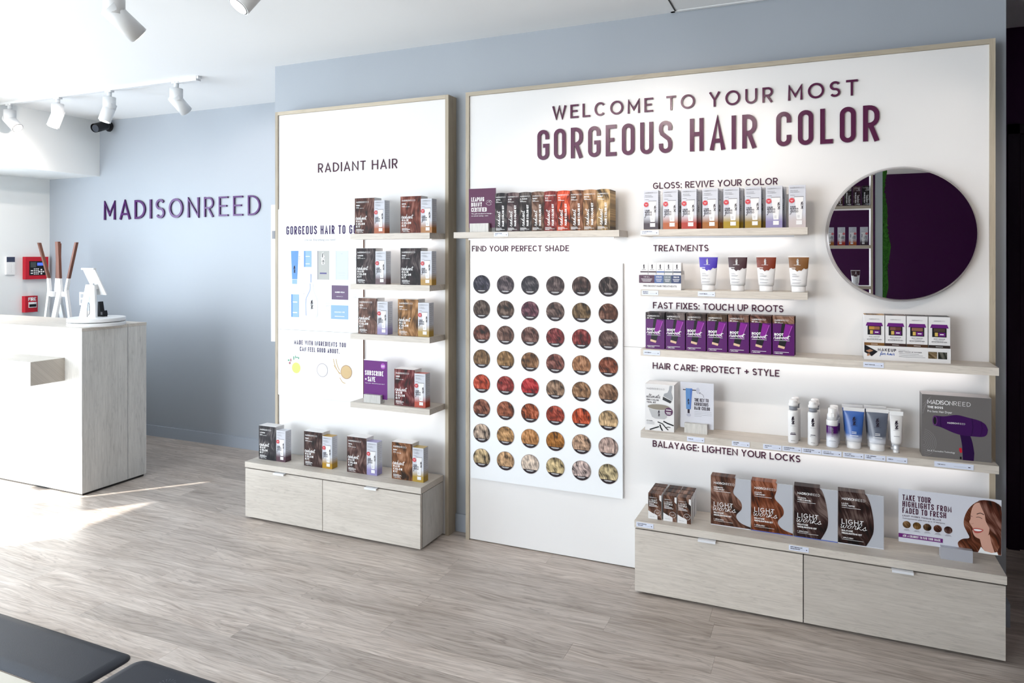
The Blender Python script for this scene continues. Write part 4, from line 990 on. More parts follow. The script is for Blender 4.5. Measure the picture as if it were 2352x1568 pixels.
squeeze_tube(.2130, 3.252, Z4, .168, .082, '#5c6270', 'slate grey squeeze tube on a white cap, in front', 'tubes on the hair care shelf', False, .030)
squeeze_tube(.2080, 3.305, Z4, .170, .082, '#5c6270', 'slate grey squeeze tube standing behind the front grey one', 'tubes on the hair care shelf', False, .030)
def serum(x, y, label):
    t = thing('serum_tube', label, 'tube', (x, y, Z4), 'slim white serum tubes')
    MB().lathe([(.0112, 0), (.0112, .036)], 20, mats=[0]).obj('chrome_cap', M_alu, t); MB().lathe([(.0114, 0), (.0114, .010)], 20).obj('clear_foot', M_carton, t)
    MB().lathe([(.019, .036), (.021, .046), (.021, .150)], 24, sx=[.9, .95, 1.12], sy=[.9, .8, .05]).obj('tube_body', M_carton, t)
    MB().box(-.0245, .0245, -.002, .002, .150, .166).obj('crimped_end', M_white, t)
    b = MB(); monogram(b, 0, .098, .034, -.0150, 0, .07); b.rect(-.012, .012, .092, .0928, -.0165, 1); b.rect(-.010, .010, .068, .0700, -.0185, 1); b.obj('lettering', [M_ink, M_inkg], t)
serum(.2810, 3.245, 'slim white tube with chrome cap beside the grey tube, in front'); serum(.2760, 3.295, 'slim white tube with chrome cap standing behind the front one')

# hair dryer box
t = thing('dryer_box', 'grey carton picturing a purple hair dryer at the end of the shelf', 'box', (.4862, 3.2300, Z4))
w = .1160; h = .2455
M_greycard = mat('warm_grey_carton', (.135, .125, .122), .45, spec=.3)
MB().box(-w, w, 0, .080, 0, h).obj('carton', M_greycard, t)
MB().box(-w, w, .001, .080, h, h+.0006).obj('lid_flap', mat('lid_grey', (.38, .35, .35), .35), t)
b = MB(); brandmark(b, -.098, .209, .0165, .146, -.0008, t1=.13, t2=.08, q=4); text(b, 'THE BOSS', -.098, .1925, .0088, -.0008, 'wide', .24, .054)
face_text(b, 'Pro Ionic Hair Dryer', -.098, .1765, .0125, -.0008, 0, .084); face_text(b, 'Ion & Tourmaline Technology', -.098, .0220, .0090, -.0008, 0, .094)
b.obj('lettering', M_inkw, t)
b = MB()
for k in range(7): b.ribbon(arc(-w+.0005, .055, .012+.006*k, .012+.007*k, -80, 80, 8), .0006, -.0007)
for k in range(4): b.ribbon([(-w+.002, .205-.012*k), (-w+.030-.004*k, .238-.006*k)], .0006, -.0007)
b.obj('swirl_print', mat('grey_line_print', (.32, .31, .32), .4), t)
b = MB(); up = spline([(-.072, .1640), (-.040, .1640), (.000, .1730), (.040, .1660), (.075, .1580), (.096, .1450), (.1045, .1250)], 4); dn = spline([(.1045, .1250), (.100, .1050), (.085, .0960), (.050, .0950), (.018, .0960), (-.015, .1050), (-.050, .1200), (-.072, .1250)], 4)
b.flat(up+dn[1:], -.0009, 0)
b.flat([(.012, .100)]+spline([(.016, .080), (.020, .050), (.022, .000)])+[(.058, .000)]+spline([(.060, .030), (.054, .070), (.046, .098)]), -.0008, 1)
b.ribbon([(.052, .164), (.056, .130), (.050, .096)], .0022, -.0012, m=1); b.ribbon([(.082, .156), (.086, .128), (.080, .097)], .0016, -.0012, m=1)
b.ribbon([(-.052, .164), (-.054, .145), (-.051, .121)], .0022, -.0012, m=1)
b.disc(-.072, .1445, .0085, -.0011, 2, 18, .0200); b.disc(-.072, .1445, .0055, -.0013, 3, 18, .0150)
b.flat([(.010, .046), (.018, .046), (.020, .030), (.014, .026), (.009, .036)], -.0012, 4); b.rect(.012, .018, .002, .012, -.0012, 3)
brandmark(b, -.030, .1370, .0066, .060, -.0014, 5)
b.obj('dryer_picture', [mat('dryer_purple', (.040, .006, .075), .35, spec=.2), mat('dryer_purple_dark', (.020, .003, .045), .35, spec=.2), mat('dryer_rim', (.10, .02, .14), .3), M_black, M_red, M_inkw], t)

# small highlighting boxes, three by three
SW, SD, SHh = .0585, .045, .113
def small_art():
    b = MB(); b.flat([(-SW/2, .010), (-SW/2, .036)]+spline([(-SW/2, .036), (-.012, .027), (.008, .020), (.012, .012)])+[(.012, 0), (-SW/2, 0)], -.0009, 0)
    b.ribbon([(.012+.0140*cos(R(k*18)), .030+.0130*sin(R(k*18))) for k in range(20)], .0009, -.0011, True, m=1)
    for P in ([(.004, .034), (.010, .026), (.014, .034)], [(.014, .026), (.021, .034)]): b.ribbon(spline(P), .0007, -.0011, m=1)
    text(b, '1 APPLICATION', -SW/2+.005, .0090, .0026, -.0011, 'wide', .2, .024, q=1, m=2)
    b.flat([(SW/2, SHh-.004), (SW/2-.009, SHh-.004), (SW/2-.009, .088), (SW/2, .080)], -.0009, 0)
    return b.mesh('label_print', [M_carton, M_inkw, M_inkg])
def small_letters():
    b = MB(); y = -.0011; x = -SW/2+.004; brandmark(b, x, .0935, .0035, .034, y, q=1); text(b, 'LIGHT', x, .0795, .0085, y, 'wide', .12, .036); script(b, 'works', x-.001, .072, .0110, y, .038, t=.09)
    for i, s in enumerate((.022, .034, .040)): b.rect(x, x+s, .0660-i*.0052, .0680-i*.0052, y)
    return b.mesh('lettering', [M_inkw])
for ix, (x, nm) in enumerate(((-.6785, 'first'), (-.6114, 'middle'), (-.5492, 'last'))):
    for iy in range(3):
        t = thing('highlighting_box', f'small brown hair-print box, {nm} column counted from the cabinet end, {("front", "middle", "back")[iy]} row', 'box', (x, 3.160+iy*.0525, ZC), 'nine small brown boxes on the low cabinet')
        MB().box(-SW/2, SW/2, 0, SD, 0, SHh).obj('carton', M_carton, t)
        MB().box(-SW/2, SW/2, -.0006, SD, SHh, SHh+.0007).box(-SW/2, SW/2, -.0006, 0, 0, SHh).obj('hair_wrap', M_hairl, t, (0, 0, 0), '#6a4634')
        put('label_print', shared('sa', small_art), t); put('lettering', shared('sl', small_letters), t)

# four large highlighting kits
LW, LD, LH = .1660, .052, .2130
def hair_front(kind):
    if kind: pts = [(-LW/2, 0), (.018, 0)]+spline([(.018, 0), (.044, .055), (.046, .110), (.036, .170), (.024, .204), (.016, LH)], 5)+[(-LW/2, LH)]
    else: pts = [(-LW/2, 0), (LW/2, 0), (LW/2, .010)]+spline([(LW/2, .010), (.045, .022), (.026, .040), (.026, .058), (.046, .085), (.042, .115), (.012, .148), (.018, .180), (.021, LH)], 5)+[(-LW/2, LH)]
    return pts
def lw_letters():
    b = MB(); y = -.0018; x = -LW/2+.013
    brandmark(b, x, .180, .0098, .086, y, q=3); text(b, 'LIGHT', x, .082, .0200, y, 'wide', .12, .080, q=4)
    script(b, 'works', x-.006, .0650, .0280, y, .098, t=.055); text(b, 'BALAYAGE', x, .0520, .0068, y, 'wide', .22, .041); text(b, 'HIGHLIGHTING KIT', x, .0415, .0068, y, 'wide', .22, .074)
    text(b, '1 APPLICATION', x, .0235, .0052, y, 'wide', .16, .042, q=2); b.rect(x, x+.080, .0185, .0196, y)
    return b.mesh('lettering', [M_inkw])
for i, (x, c, a, c2, kind, w) in enumerate(((-.3575, '#6e4634', 'SORRENTO', 'COOL HONEY', 0, 'cool brown wave'), (-.1890, '#84431e', 'AMALFI', 'WARM HONEY', 0, 'copper brown wave'), (-.0180, '#3c2220', 'VICENZA', 'WARM CARAMEL', 1, 'dark brown bob'), (.1500, '#3a201c', 'LAZIO', 'COOL TOFFEE', 1, 'dark cocoa bob'))):
    t = thing('balayage_kit', f'large flat kit box with a {w}, reading {c2}', 'box', (x, 3.1985, ZC), 'four large flat kits on the low cabinet')
    MB().box(-LW/2, LW/2, 0, .004, 0, LH).box(-LW/2, LW/2*.18, .004, LD, 0, LH).obj('carton', mat('silver_grey_carton', (.50, .52, .57), .25, .2), t)
    MB().prism(hair_front(kind), -.0008, .0).box(-LW/2, LW/2*.2, 0, LD, LH, LH+.0010).obj('hair_artwork', M_hairl, t, (0, 0, 0), c)
    MB().box(-LW/2, LW/2, -.0012, .0, -.0, .0030).obj('foil_edge', mat('blue_foil', (.10, .16, .55), .25, .4) if i in (1, 2) else M_card, t)
    put('lettering', shared('ll', lw_letters), t)
    b = MB(); xx = -LW/2+.013; text(b, a, xx, .1630, .0056, -.0018, 'wide', .22, .0048*len(a), q=2); text(b, c2, xx, .1545, .0058, -.0018, 'wide', .2, .0044*len(c2), q=2); b.rect(xx, xx+.070, .1480, .1494, -.0018); b.obj('shade_name', M_inkw, t)

# long sign with the printed portrait
t = thing('portrait_sign', 'wide card sign with a smiling woman, reading TAKE YOUR HIGHLIGHTS FROM FADED TO FRESH', 'sign', (.4590, 3.2150, ZC), 'card signs in slotted blocks')
w = .1725
MB().box(-w, w, -.001, .001, .036, .247).obj('card', M_card, t)
b = MB()
for i, (s, ww) in enumerate((('TAKE YOUR', .098), ('HIGHLIGHTS FROM', .168), ('FADED TO FRESH', .150))): text(b, s, -.159, .2030-i*.0257, .0225, -.0016, 'cond', .15, ww)
text(b, 'LIGHT WORKS TONING GLAZE', -.159, .1385, .0062, -.0016, 'wide', .18, .133); face_text(b, 'Demi-permanent glaze lasts up to 15 shampoos', -.159, .1290, .0072, -.0016, 0, .146)
for i in range(5): b.rect(-.152+i*.0355, -.136+i*.0355, .0870, .0882, -.0016); b.rect(-.155+i*.0355, -.133+i*.0355, .0835, .0843, -.0016)
b.obj('lettering', M_letter2, t)
for i, c in enumerate(('#6c5030', '#664a20', '#503820', '#4e2818', '#3a1c18')):
    MB().disc(0, 0, .0142, 0, 0, 28).obj('shade_swatch', M_hairs, t, (-.144+i*.0355, -.0016, .1070), c)
b = MB().rect(-w, -.020, .054, .070, -.0015, 0); text(b, 'ASK A COLORIST TO FIND YOUR SHADE', -.158, .0580, .0088, -.0018, 'cond', .14, .130, m=1, q=2); b.obj('purple_strip', [mat('purple_strip_print', (.14, .01, .16), .4), M_inkw], t)
S = lambda P: [(x-.0, z) for x, z in P]
b = MB().flat(spline([(.038, .037), (.030, .062), (.045, .080), (.068, .088), (.060, .110), (.050, .135), (.052, .165), (.066, .200), (.090, .228), (.118, .240), (.150, .238), (.1715, .222)], 4)+[(.1715, .037)], -.0014)
pr = b.obj('hair_back', M_hairl, t, (0, 0, 0), '#7a4024')
skin = mat('skin_print', (.60, .33, .25), .5)
b = MB().flat(spline([(.074, .190), (.080, .212), (.092, .226), (.110, .226), (.118, .205), (.126, .180), (.134, .140), (.128, .105), (.108, .090), (.090, .094), (.082, .104), (.078, .118), (.080, .126), (.068, .148), (.072, .162), (.072, .176)], 3), -.0022, 0)
b.flat([(.100, .100), (.116, .094), (.134, .112), (.140, .080), (.150, .046), (.152, .037), (.120, .037), (.108, .064)], -.0020, 0)
b.obj('face_print', skin, t)
b = MB().flat(spline([(.078, .126), (.092, .130), (.114, .126), (.104, .114), (.088, .110), (.082, .116), (.078, .126)], 3), -.0026, 0)
b.flat(spline([(.082, .124), (.094, .126), (.110, .124), (.100, .119), (.086, .119), (.082, .124)], 3), -.0028, 1)
b.obj('smile_print', [mat('lip_print', (.42, .07, .06), .4), M_inkw], t)
b = MB(); b.ribbon(spline([(.092, .183), (.104, .189), (.116, .184)]), .0030, -.0026); b.ribbon(spline([(.090, .171), (.100, .173), (.110, .168)]), .0018, -.0026); b.ribbon(spline([(.070, .172), (.074, .174), (.078, .171)]), .0016, -.0026); b.ribbon(spline([(.068, .148), (.074, .143), (.082, .146)]), .0012, -.0026, m=1)
b.obj('brow_print', [mat('brow_print', (.06, .025, .02), .5), mat('nose_shade_print', (.38, .17, .12), .5)], t)
b = MB().flat(spline([(.098, .236), (.108, .210), (.118, .185), (.122, .160), (.140, .125), (.158, .110), (.166, .075), (.160, .052), (.1700, .044), (.1712, .120), (.1712, .215), (.150, .236), (.120, .241), (.098, .236)], 4), -.0030)
b.obj('hair_front', M_hairl, t, (0, 0, 0), '#63301e')
b = MB().flat([(.096, .036), (.106, .060), (.118, .046), (.140, .042), (.158, .048), (.162, .036)], -.0024); b.obj('blouse_print', M_inkw, t)
MB().box(-.030, .076, -.024, -.0012, 0, .046).box(-.030, .076, .0012, .020, 0, .046).box(-.030, .076, -.0012, .0012, 0, .02).obj('stand_block', mat('silver_block', (.46, .47, .52), .35, .3), t)

# ------------------------------------------------------------------ board with the round shade swatches
t = thing('shade_board', 'white board with six columns of round hair colour swatches', 'swatch board', (-1.2786, FY, 0))
BX0, BX1 = -1.6863+1.2786, -.8709+1.2786
b = MB(); b.box(BX0, BX1, -.016, -.001, .332, 1.462); b.obj('board', M_board, t)
SWC = ['2a2a3c 3a3038 2c2a32 382a2c 3c2824 2e2222', '382820 402c20 4a1c30 4a3834 54401f 54301f', '5a2c20 50342a 50302a 6a1c20 701a1a 4e3a34',
       '6a5030 7a5c34 6e4c2c 603028 805838 70361c', '9a300c 80201c 9a0e18 7c6450 7a5a3c 6e5038', '70402c 84482c 8a3e12 8a2e18 a03a08 a8906c',
       'a09080 a07c50 9a6c3c 94601c a88c74 a8948c', 'aa9874 ac8c68 b4a89c b0a078 b4a4a0 aca07c']
def swatch_ring():
    b = MB(); 
    b.cyl((0, -.0175, 0), (0, -.0160, 0), .0498, n=40)
    return b
def sw_cut(r, zc, up):
    a = math.degrees(math.asin(zc/r))
    return [(r*cos(R(x)), r*sin(R(x))) for x in ([a+(180-2*a)*i/28 for i in range(29)] if up else [180-a+(180+2*a)*i/14 for i in range(15)])]
rim = swatch_ring().mesh('swatch', [mat('swatch_rim', (.70, .66, .64), .4)])
hm = MB().flat(sw_cut(.0472, -.0275, True), -.0183).mesh('hair_disc', [M_hairs])
bm_ = MB().flat(sw_cut(.0472, -.0275, False), -.0183, 0); bm_.rect(-.020, .020, -.0335, -.0315, -.0187, 1); bm_.rect(-.014, .014, -.0368, -.0358, -.0187, 1); bm_.ribbon([(.0477*cos(R(9*k)), .0477*sin(R(9*k))) for k in range(40)], .0012, -.0185, True, m=0)
bmm = bm_.mesh('name_strip', [mat('swatch_black', (.018, .010, .014), .4, spec=.2), M_inkw])
for r in range(8):
    for c in range(6):
        o = put('swatch', rim, t, (-1.6225+c*.1362+1.2786, 0, 1.3495-r*.1294))
        put('hair_disc', hm, o, (0, 0, 0), '#'+SWC[r].split()[c]); put('name_strip', bmm, o)

# ------------------------------------------------------------------ round mirror
t = thing('round_mirror', 'large round mirror with a thin metal rim', 'mirror', (.3000, FY, 1.5880))
b = MB(); b.cyl((0, -.003, 0), (0, -.0480, 0), .2810, .2700, n=96); b.obj('backing_rim', mat('mirror_rim', (.55, .52, .52), .30, .85), t)
MB().cyl((0, -.0481, 0), (0, -.0496, 0), .2680, n=96, smooth=False).obj('mirror_glass', mat('mirror_silver', (.86, .86, .88), .0, 1.0), t)

# ------------------------------------------------------------------ information board on the narrow panel
t = thing('information_board', 'white board reading GORGEOUS HAIR TO GO with pictures of the kit contents', 'poster board', (-2.6755, FY, 0))
ox = 2.6755
b = MB().box(-.3047, .3065, -.012, -.001, 1.0605, 1.7761).box(-.3047, .3065, -.012, -.001, .668, 1.0590)
b.box(.3060, .3068, -.0125, -.001, .668, 1.7761, 1).obj('board', [M_board, mat('board_edge_brown', (.28, .18, .14), .5)], t)
yp = -.0128
b = MB(); text(b, 'GORGEOUS HAIR TO GO', -2.9176+ox, 1.6239, .0505, yp, 'cond', .155, .5045, q=5)
text(b, 'MADE WITH INGREDIENTS YOU', -2.8592+ox, .9750, .0262, yp, 'cond', .155, .3715); text(b, 'CAN FEEL GOOD ABOUT.', -2.8164+ox, .9370, .0262, yp, 'cond', .155, .2855)
b.obj('lettering', mat('indigo_ink', (.030, .008, .070), .5, spec=.2), t)
b = MB(); face_text(b, 'One kit. Everything you need.', -2.7866+ox, 1.5860, .0180, yp, 0, .2284); b.obj('subtitle', M_inkg, t)
def scribbles(b):
    for x, z, w in ((-2.932, 1.462, .045), (-2.826, 1.492, .016), (-2.814, 1.352, .050), (-2.452, 1.488, .055), (-2.440, 1.276, .035), (-2.905, 1.240, .025), (-2.632, 1.222, .032)):
        for k in range(2):
            b.ribbon(spline([(x+ox+w*i/6, z-.013*k+(.004 if i % 2 else -.003)) for i in range(7)]), .0010, yp)
    for P in ([(-2.906, 1.438), (-2.902, 1.420), (-2.892, 1.408)], [(-2.822, 1.480), (-2.818, 1.498), (-2.806, 1.508)], [(-2.795, 1.318), (-2.792, 1.296), (-2.784, 1.272)], [(-2.415, 1.472), (-2.430, 1.500), (-2.452, 1.508)], [(-2.425, 1.290), (-2.436, 1.308), (-2.452, 1.314)], [(-2.902, 1.228), (-2.898, 1.206), (-2.888, 1.192)], [(-2.626, 1.208), (-2.620, 1.190), (-2.604, 1.178)]):
        Q = [(p[0]+ox, p[1]) for p in P]; b.ribbon(spline(Q), .0010, yp)
        e = Q[-1]; b.ribbon([(e[0]-.006, e[1]+.004), e, (e[0]-.001, e[1]+.008)], .0010, yp)
b = MB(); scribbles(b); b.obj('handwritten_notes', M_inkg, t)
b = MB(); b.flat([(p[0]+ox, p[1]) for p in ((-2.883, 1.5277), (-2.827, 1.5277), (-2.836, 1.360), (-2.875, 1.360))], yp, 0); b.rect(-2.874+ox, -2.838+ox, 1.332, 1.358, yp, 1); monogram(b, -2.856+ox, 1.400, .040, yp-.0003, 2, .07); b.obj('blue_tube_picture', [M_blue, M_blue2, M_ink], t)
for nm, x0, x1, z0, z1 in (('pale_blue_box_picture', -2.7866, -2.7317, 1.4327, 1.5274), ('tall_blue_box_picture', -2.8808, -2.8238, 1.1359, 1.2709), ('cleansing_wipe_picture', -2.5908, -2.4707, 1.135, 1.2147)):
    b = MB().rect(x0+ox, x1+ox, z0, z1, yp, 0); b.rect(x0+ox, x0+ox+.010 if 'wipe' not in nm else x0+ox+.002, z0, z1, yp-.0002, 1)
    xc = (x0+x1)/2+ox; w = (x1-x0)*.28
    if 'wipe' in nm: text(b, 'CLEANSING WIPE', xc, (z0+z1)/2-.003, .0070, yp-.0003, 'wide', .2, .072, align='c', m=2, q=1)
    else: b.rect(xc-w, xc+w, z0+(z1-z0)*.64, z0+(z1-z0)*.68, yp-.0003, 2)
    b.rect(xc-w, xc+w, z0+(z1-z0)*.18, z0+(z1-z0)*.22, yp-.0003, 2); b.obj(nm, [M_blue2, M_blue, M_inkw], t)
b = MB().rect(-2.6888+ox, -2.6041+ox, 1.3602, 1.5271, yp, 0); b.rect(-2.6888+ox, -2.683+ox, 1.3602, 1.5271, yp-.0002, 2); monogram(b, -2.648+ox, 1.452, .066, yp-.0003, 1, .09); b.rect(-2.671+ox, -2.622+ox, 1.393, 1.401, yp-.0003, 3); b.obj('grey_packet_picture', [mat('stone_print', (.38, .38, .36), .5), M_inkw, M_inkg, mat('navy_print', (.06, .05, .20), .5)], t)
b = MB().rect(-2.5582+ox, -2.4707+ox, 1.3604, 1.5268, yp, 0); b.rect(-2.5582+ox, -2.553+ox, 1.3604, 1.5268, yp-.0002, 1); b.rect(-2.540+ox, -2.490+ox, 1.398, 1.4015, yp-.0003, 1); b.rect(-2.535+ox, -2.494+ox, 1.385, 1.387, yp-.0003, 1); b.rect(-2.522+ox, -2.508+ox, 1.508, 1.514, yp-.0003, 1); b.obj('white_packet_picture', [mat('near_white_print', (.52, .57, .59), .5), mat('pale_grey_print', (.48, .52, .54), .5)], t)
b = MB().rect(-2.5868+ox, -2.4707+ox, 1.2469, 1.3288, yp, 0); text(b, 'BARRIER CREAM', -2.529+ox, 1.286, .0072, yp-.0003, 'wide', .2, .066, align='c', m=1, q=1); brandmark(b, -2.553+ox, 1.263, .0045, .046, yp-.0003, 1, q=1)
for k in range(9): b.ribbon(spline([(-2.585+ox+.013*k, 1.248), (-2.580+ox+.013*k, 1.285), (-2.586+ox+.013*k, 1.327)]), .0006, yp-.0002, m=2)
b.obj('purple_packet_picture', [mat('purple_packet_print', (.085, .035, .11), .45), M_inkw, mat('purple_crease_print', (.15, .08, .18), .45)], t)
b = MB(); b.flat([(p[0]+ox, p[1]) for p in spline([(-2.7415, 1.337), (-2.742, 1.300), (-2.757, 1.272), (-2.772, 1.240), (-2.7728, 1.180), (-2.7728, 1.148), (-2.760, 1.137), (-2.700, 1.137), (-2.687, 1.148), (-2.686, 1.180), (-2.687, 1.240), (-2.702, 1.272), (-2.716, 1.300), (-2.718, 1.337)], 3)], yp, 0)
b.ribbon([(p[0]+ox, p[1]) for p in spline([(-2.7415, 1.337), (-2.742, 1.300), (-2.757, 1.272), (-2.772, 1.240), (-2.7728, 1.180), (-2.770, 1.148)], 3)], .005, yp-.0002, m=1); b.rect(-2.739+ox, -2.732+ox, 1.342, 1.392, yp, 1); monogram(b, -2.728+ox, 1.190, .050, yp-.0003, 2, .06); b.obj('bottle_picture', [mat('bottle_print', (.60, .62, .62), .5), mat('lilac_blue_print', (.25, .32, .56), .5), M_ink], t)
def bowl(cx, cz, r, rim, fill, nm, extra=None):
    b = MB().disc(cx+ox, cz, r, yp, 0, 36); b.disc(cx+ox, cz, r*.90, yp-.0002, 1, 36)
    if extra: extra(b)
    b.obj(nm, [rim, fill, mat('leaf_print', (.06, .28, .16), .5), mat('berry_print', (.30, .10, .12), .5)], t)
def leaves(b):
    for x, z, w, h, m in ((-2.862, .893, .004, .012, 2), (-2.850, .900, .003, .010, 2), (-2.838, .898, .006, .004, 2), (-2.826, .895, .004, .007, 2), (-2.900, .878, .007, .005, 2), (-2.884, .880, .005, .010, 3), (-2.892, .862, .007, .008, 3)): b.disc(x+ox, z, w, yp-.0001, m, 10, h)
def stalks(b):
    for P in ([(-2.575, .905), (-2.560, .860), (-2.530, .820)], [(-2.570, .868), (-2.545, .838), (-2.520, .820)], [(-2.556, .905), (-2.548, .870), (-2.530, .840)], [(-2.530, .800), (-2.510, .775), (-2.490, .770)]): b.ribbon(spline([(p[0]+ox, p[1]) for p in P]), .0045, yp-.0001, m=1)
bowl(-2.8435, .836, .0355, M_inkw, mat('olive_oil_print', (.55, .58, .12), .4), 'oil_bowl_picture', leaves)
bowl(-2.6530, .8345, .0400, mat('bowl_grey_rim', (.36, .32, .34), .4), mat('milk_print', (.66, .72, .78), .5), 'cream_bowl_picture')
bowl(-2.4840, .8345, .0400, mat('bowl_brown_rim', (.34, .22, .12), .4), mat('grain_print', (.56, .40, .20), .6, bump=.4, bscale=300), 'grain_bowl_picture', stalks)

# white cabinet on the return of the wall, seen edge-on
t = thing('electrical_cabinet', 'shallow white cabinet mounted on the wall end beside the narrow panel', 'cabinet', (-3.088, 3.80, .964))
MB().box(-.062, -.0005, -.335, .335, 0, .852).obj('casing', M_white, t); MB().box(-.066, -.062, -.32, .32, .02, .83).obj('door', M_white, t); MB().box(-.072, -.066, -.30, -.27, .40, .47).obj('latch', M_black, t)
MB().box(-.052, -.030, -.338, -.335, .640, .690).obj('latch_plate', M_inkg, t)

# ------------------------------------------------------------------ reception counter
t = thing('reception_counter', 'pale oak block counter standing near the grey logo wall', 'counter', (-4.2160, 2.98, 0))
CL = -1.95
MB().box(CL, 0, .0, .46, .016, 1.026).obj('counter_body', M_lamz, t); MB().box(CL-.001, .001, -.001, .461, 1.0265, 1.046).obj('counter_top', M_lam, t)
MB().box(CL+.01, -.012, .012, .448, 0, .016).obj('plinth', M_gapdark, t)
MB().box(.0005, .0012, .318, .320, .016, 1.045).obj('panel_joint', M_inkg, t)
MB().box(CL, -.1596, -.2126, -.0005, .7115, .8555).obj('bag_ledge', M_lam, t)
# turntable with tablet stand
t = thing('turntable', 'round white two-layer turntable under the tablet stand', 'turntable', (-4.335, 3.165, 1.046))
MB().lathe([(.166, 0), (.168, .003), (.168, .021), (.166, .024)], 64).obj('lower_disc', M_white, t)
MB().lathe([(.150, .024), (.150, .028)], 48).obj('bearing', M_black, t)
MB().lathe([(.166, .028), (.168, .031), (.168, .049), (.166, .052)], 64).obj('upper_disc', M_white, t)
t = thing('tablet_stand', 'white wedge-shaped tablet stand on the round turntable', 'tablet stand', (-4.335, 3.150, 1.098))
b = MB(); b.prism([(-.148, 0), (.012, 0), (-.0005, .207), (-.084, .207)], -.002, .002)
b.prism([(-.148, 0), (-.144, 0), (-.080, .207), (-.084, .207)], .002, .012).prism([(.008, 0), (.012, 0), (-.0005, .207), (-.0045, .207)], .002, .012); b.obj('wedge_body', M_white, t)
MB().prism([(-.070, .042), (-.046, .042), (-.040, .128), (-.047, .138), (-.054, .138), (-.060, .128)], -.0032, -.0022).obj('cable_slot', mat('slot_shade', (.36, .42, .50), .6), t)
MB().box(-.080, -.004, -.004, .045, .182, .212).obj('hinge_block', M_white, t); MB().cyl((-.024, -.008, .216), (.004, -.008, .216), .006, n=12).obj('hinge_pin', M_alu, t)
MB().add([(-.106, -.006, .313), (.006, -.006, .313), (.053, .044, .144), (-.058, .044, .144), (-.106, .002, .316), (.006, .002, .316), (.053, .052, .147), (-.058, .052, .147)], [(0, 1, 2, 3), (7, 6, 5, 4), (0, 4, 5, 1), (1, 5, 6, 2), (2, 6, 7, 3), (3, 7, 4, 0)]).obj('tablet', M_white, t)
MB().box(-.108, .010, -.016, .004, .309, .321).obj('tablet_lip', M_white, t)
b = MB(); b.ribbon(spline([(-.066, .0), (-.064, .050), (-.056, .092), (-.046, .080), (-.046, .030), (-.056, .010)], 5), .0030, -.004, False, .002); b.obj('cable', M_black, t)
t = thing('card_reader', 'small black card reader standing on the turntable behind the tablet stand', 'card reader', (-4.365, 3.215, 1.098))
MB().prism([(-.014, 0), (.040, 0), (.044, .014), (.038, .040), (.012, .038), (.000, .098), (-.012, .098)], -.012, .018).obj('reader_body', M_black, t)
MB().box(.018, .034, -.0135, -.012, .012, .030).obj('keypad', M_inkg, t)

# coat stand behind the counter
t = thing('coat_stand', 'hourglass coat stand with walnut upper arms and white lower legs', 'coat stand', (-5.745, 3.85, 0))
M_wal = wood('walnut', (.20, .075, .045), (.10, .035, .02), 'Z', .4, .7)
def bar(b, p0, p1, w0, w1, d=.022):
    b.add([(p0[0]-w0/2, p0[1]-d/2, p0[2]), (p0[0]+w0/2, p0[1]-d/2, p0[2]), (p0[0]+w0/2, p0[1]+d/2, p0[2]), (p0[0]-w0/2, p0[1]+d/2, p0[2]), (p1[0]-w1/2, p1[1]-d/2, p1[2]), (p1[0]+w1/2, p1[1]-d/2, p1[2]), (p1[0]+w1/2, p1[1]+d/2, p1[2]), (p1[0]-w1/2, p1[1]+d/2, p1[2])],
          [(0, 3, 2, 1), (4, 5, 6, 7), (0, 1, 5, 4), (1, 2, 6, 5), (2, 3, 7, 6), (3, 0, 4, 7)]); return b
for tx, mx, sx, bx, ty, by, wd, dz in ((-.230, -.108, -.097, -.33, 0, 0, .019, 0), (-.0275, -.0156, -.015, -.02, .03, .26, .034, -.006), (.049, .045, .045, .05, -.03, -.26, .036, .006), (.2336, .138, .112, .345, 0, 0, .019, 0)):
    bar(MB(), (mx, ty*.5, 1.313), (tx, ty, 1.607+dz), wd, wd).obj('arm', M_wal, t)
    b = MB(); bar(b, (sx, ty*.3, 1.218), (mx, ty*.5, 1.313), wd*1.3, wd*1.1); bar(b, (bx, by, 0), (sx, ty*.3, 1.218), wd*1.6, wd*1.3); b.obj('leg', M_white, t)
MB().box(-.10, .11, -.012, .012, 1.165, 1.205).box(-.012, .012, -.05, .05, 1.165, 1.205).obj('cross_brace', M_white, t)

# things on the walls round the counter
t = thing('keypad', 'white wall keypad with a dark screen', 'keypad', (-6.419, 3.880, 1.336), None, None)
MB().box(.0005, .022, -.036, .036, 0, .155).obj('casing', M_white, t); MB().box(.022, .0225, -.034, .034, .108, .152).obj('screen', mat('screen_dark', (.03, .04, .08), .2), t)
b = MB()
for i in range(4):
    for j in range(3): b.box(.022, .024, -.024+j*.019, -.012+j*.019, .020+i*.020, .032+i*.020)
b.obj('keys', M_white, t)['kind'] = 'stuff'
t = thing('fire_alarm_panel', 'red fire alarm panel with a black keypad front', 'alarm panel', (-6.419, 4.092, 1.291))
MB().box(.0005, .040, -.100, .100, 0, .198).obj('casing', M_red, t); MB().box(.040, .042, -.068, .074, .034, .160).obj('control_face', M_black, t)
MB().box(.042, .0425, .000, .064, .120, .146).obj('display', mat('lcd_blue', (.05, .10, .55), .3, emit=(.1, .2, .9), estr=.6), t); MB().box(.042, .0424, -.058, -.010, .104, .152).obj('label_field', mat('dark_grey_field', (.05, .06, .06), .4), t)
b = MB()
for i in range(4):
    for j in range(3): b.box(.042, .0445, -.030+j*.016, -.020+j*.016, .042+i*.015, .050+i*.015)
for q in ((-.056, .048), (-.056, .070)): b.box(.042, .0445, q[0], q[0]+.018, q[1], q[1]+.010)
for dy, dz in ((0, .018), (0, -.018), (.018, 0), (-.018, 0), (0, 0)): b.box(.042, .0445, .036+dy-.006, .036+dy+.006, .066+dz-.006, .066+dz+.006)
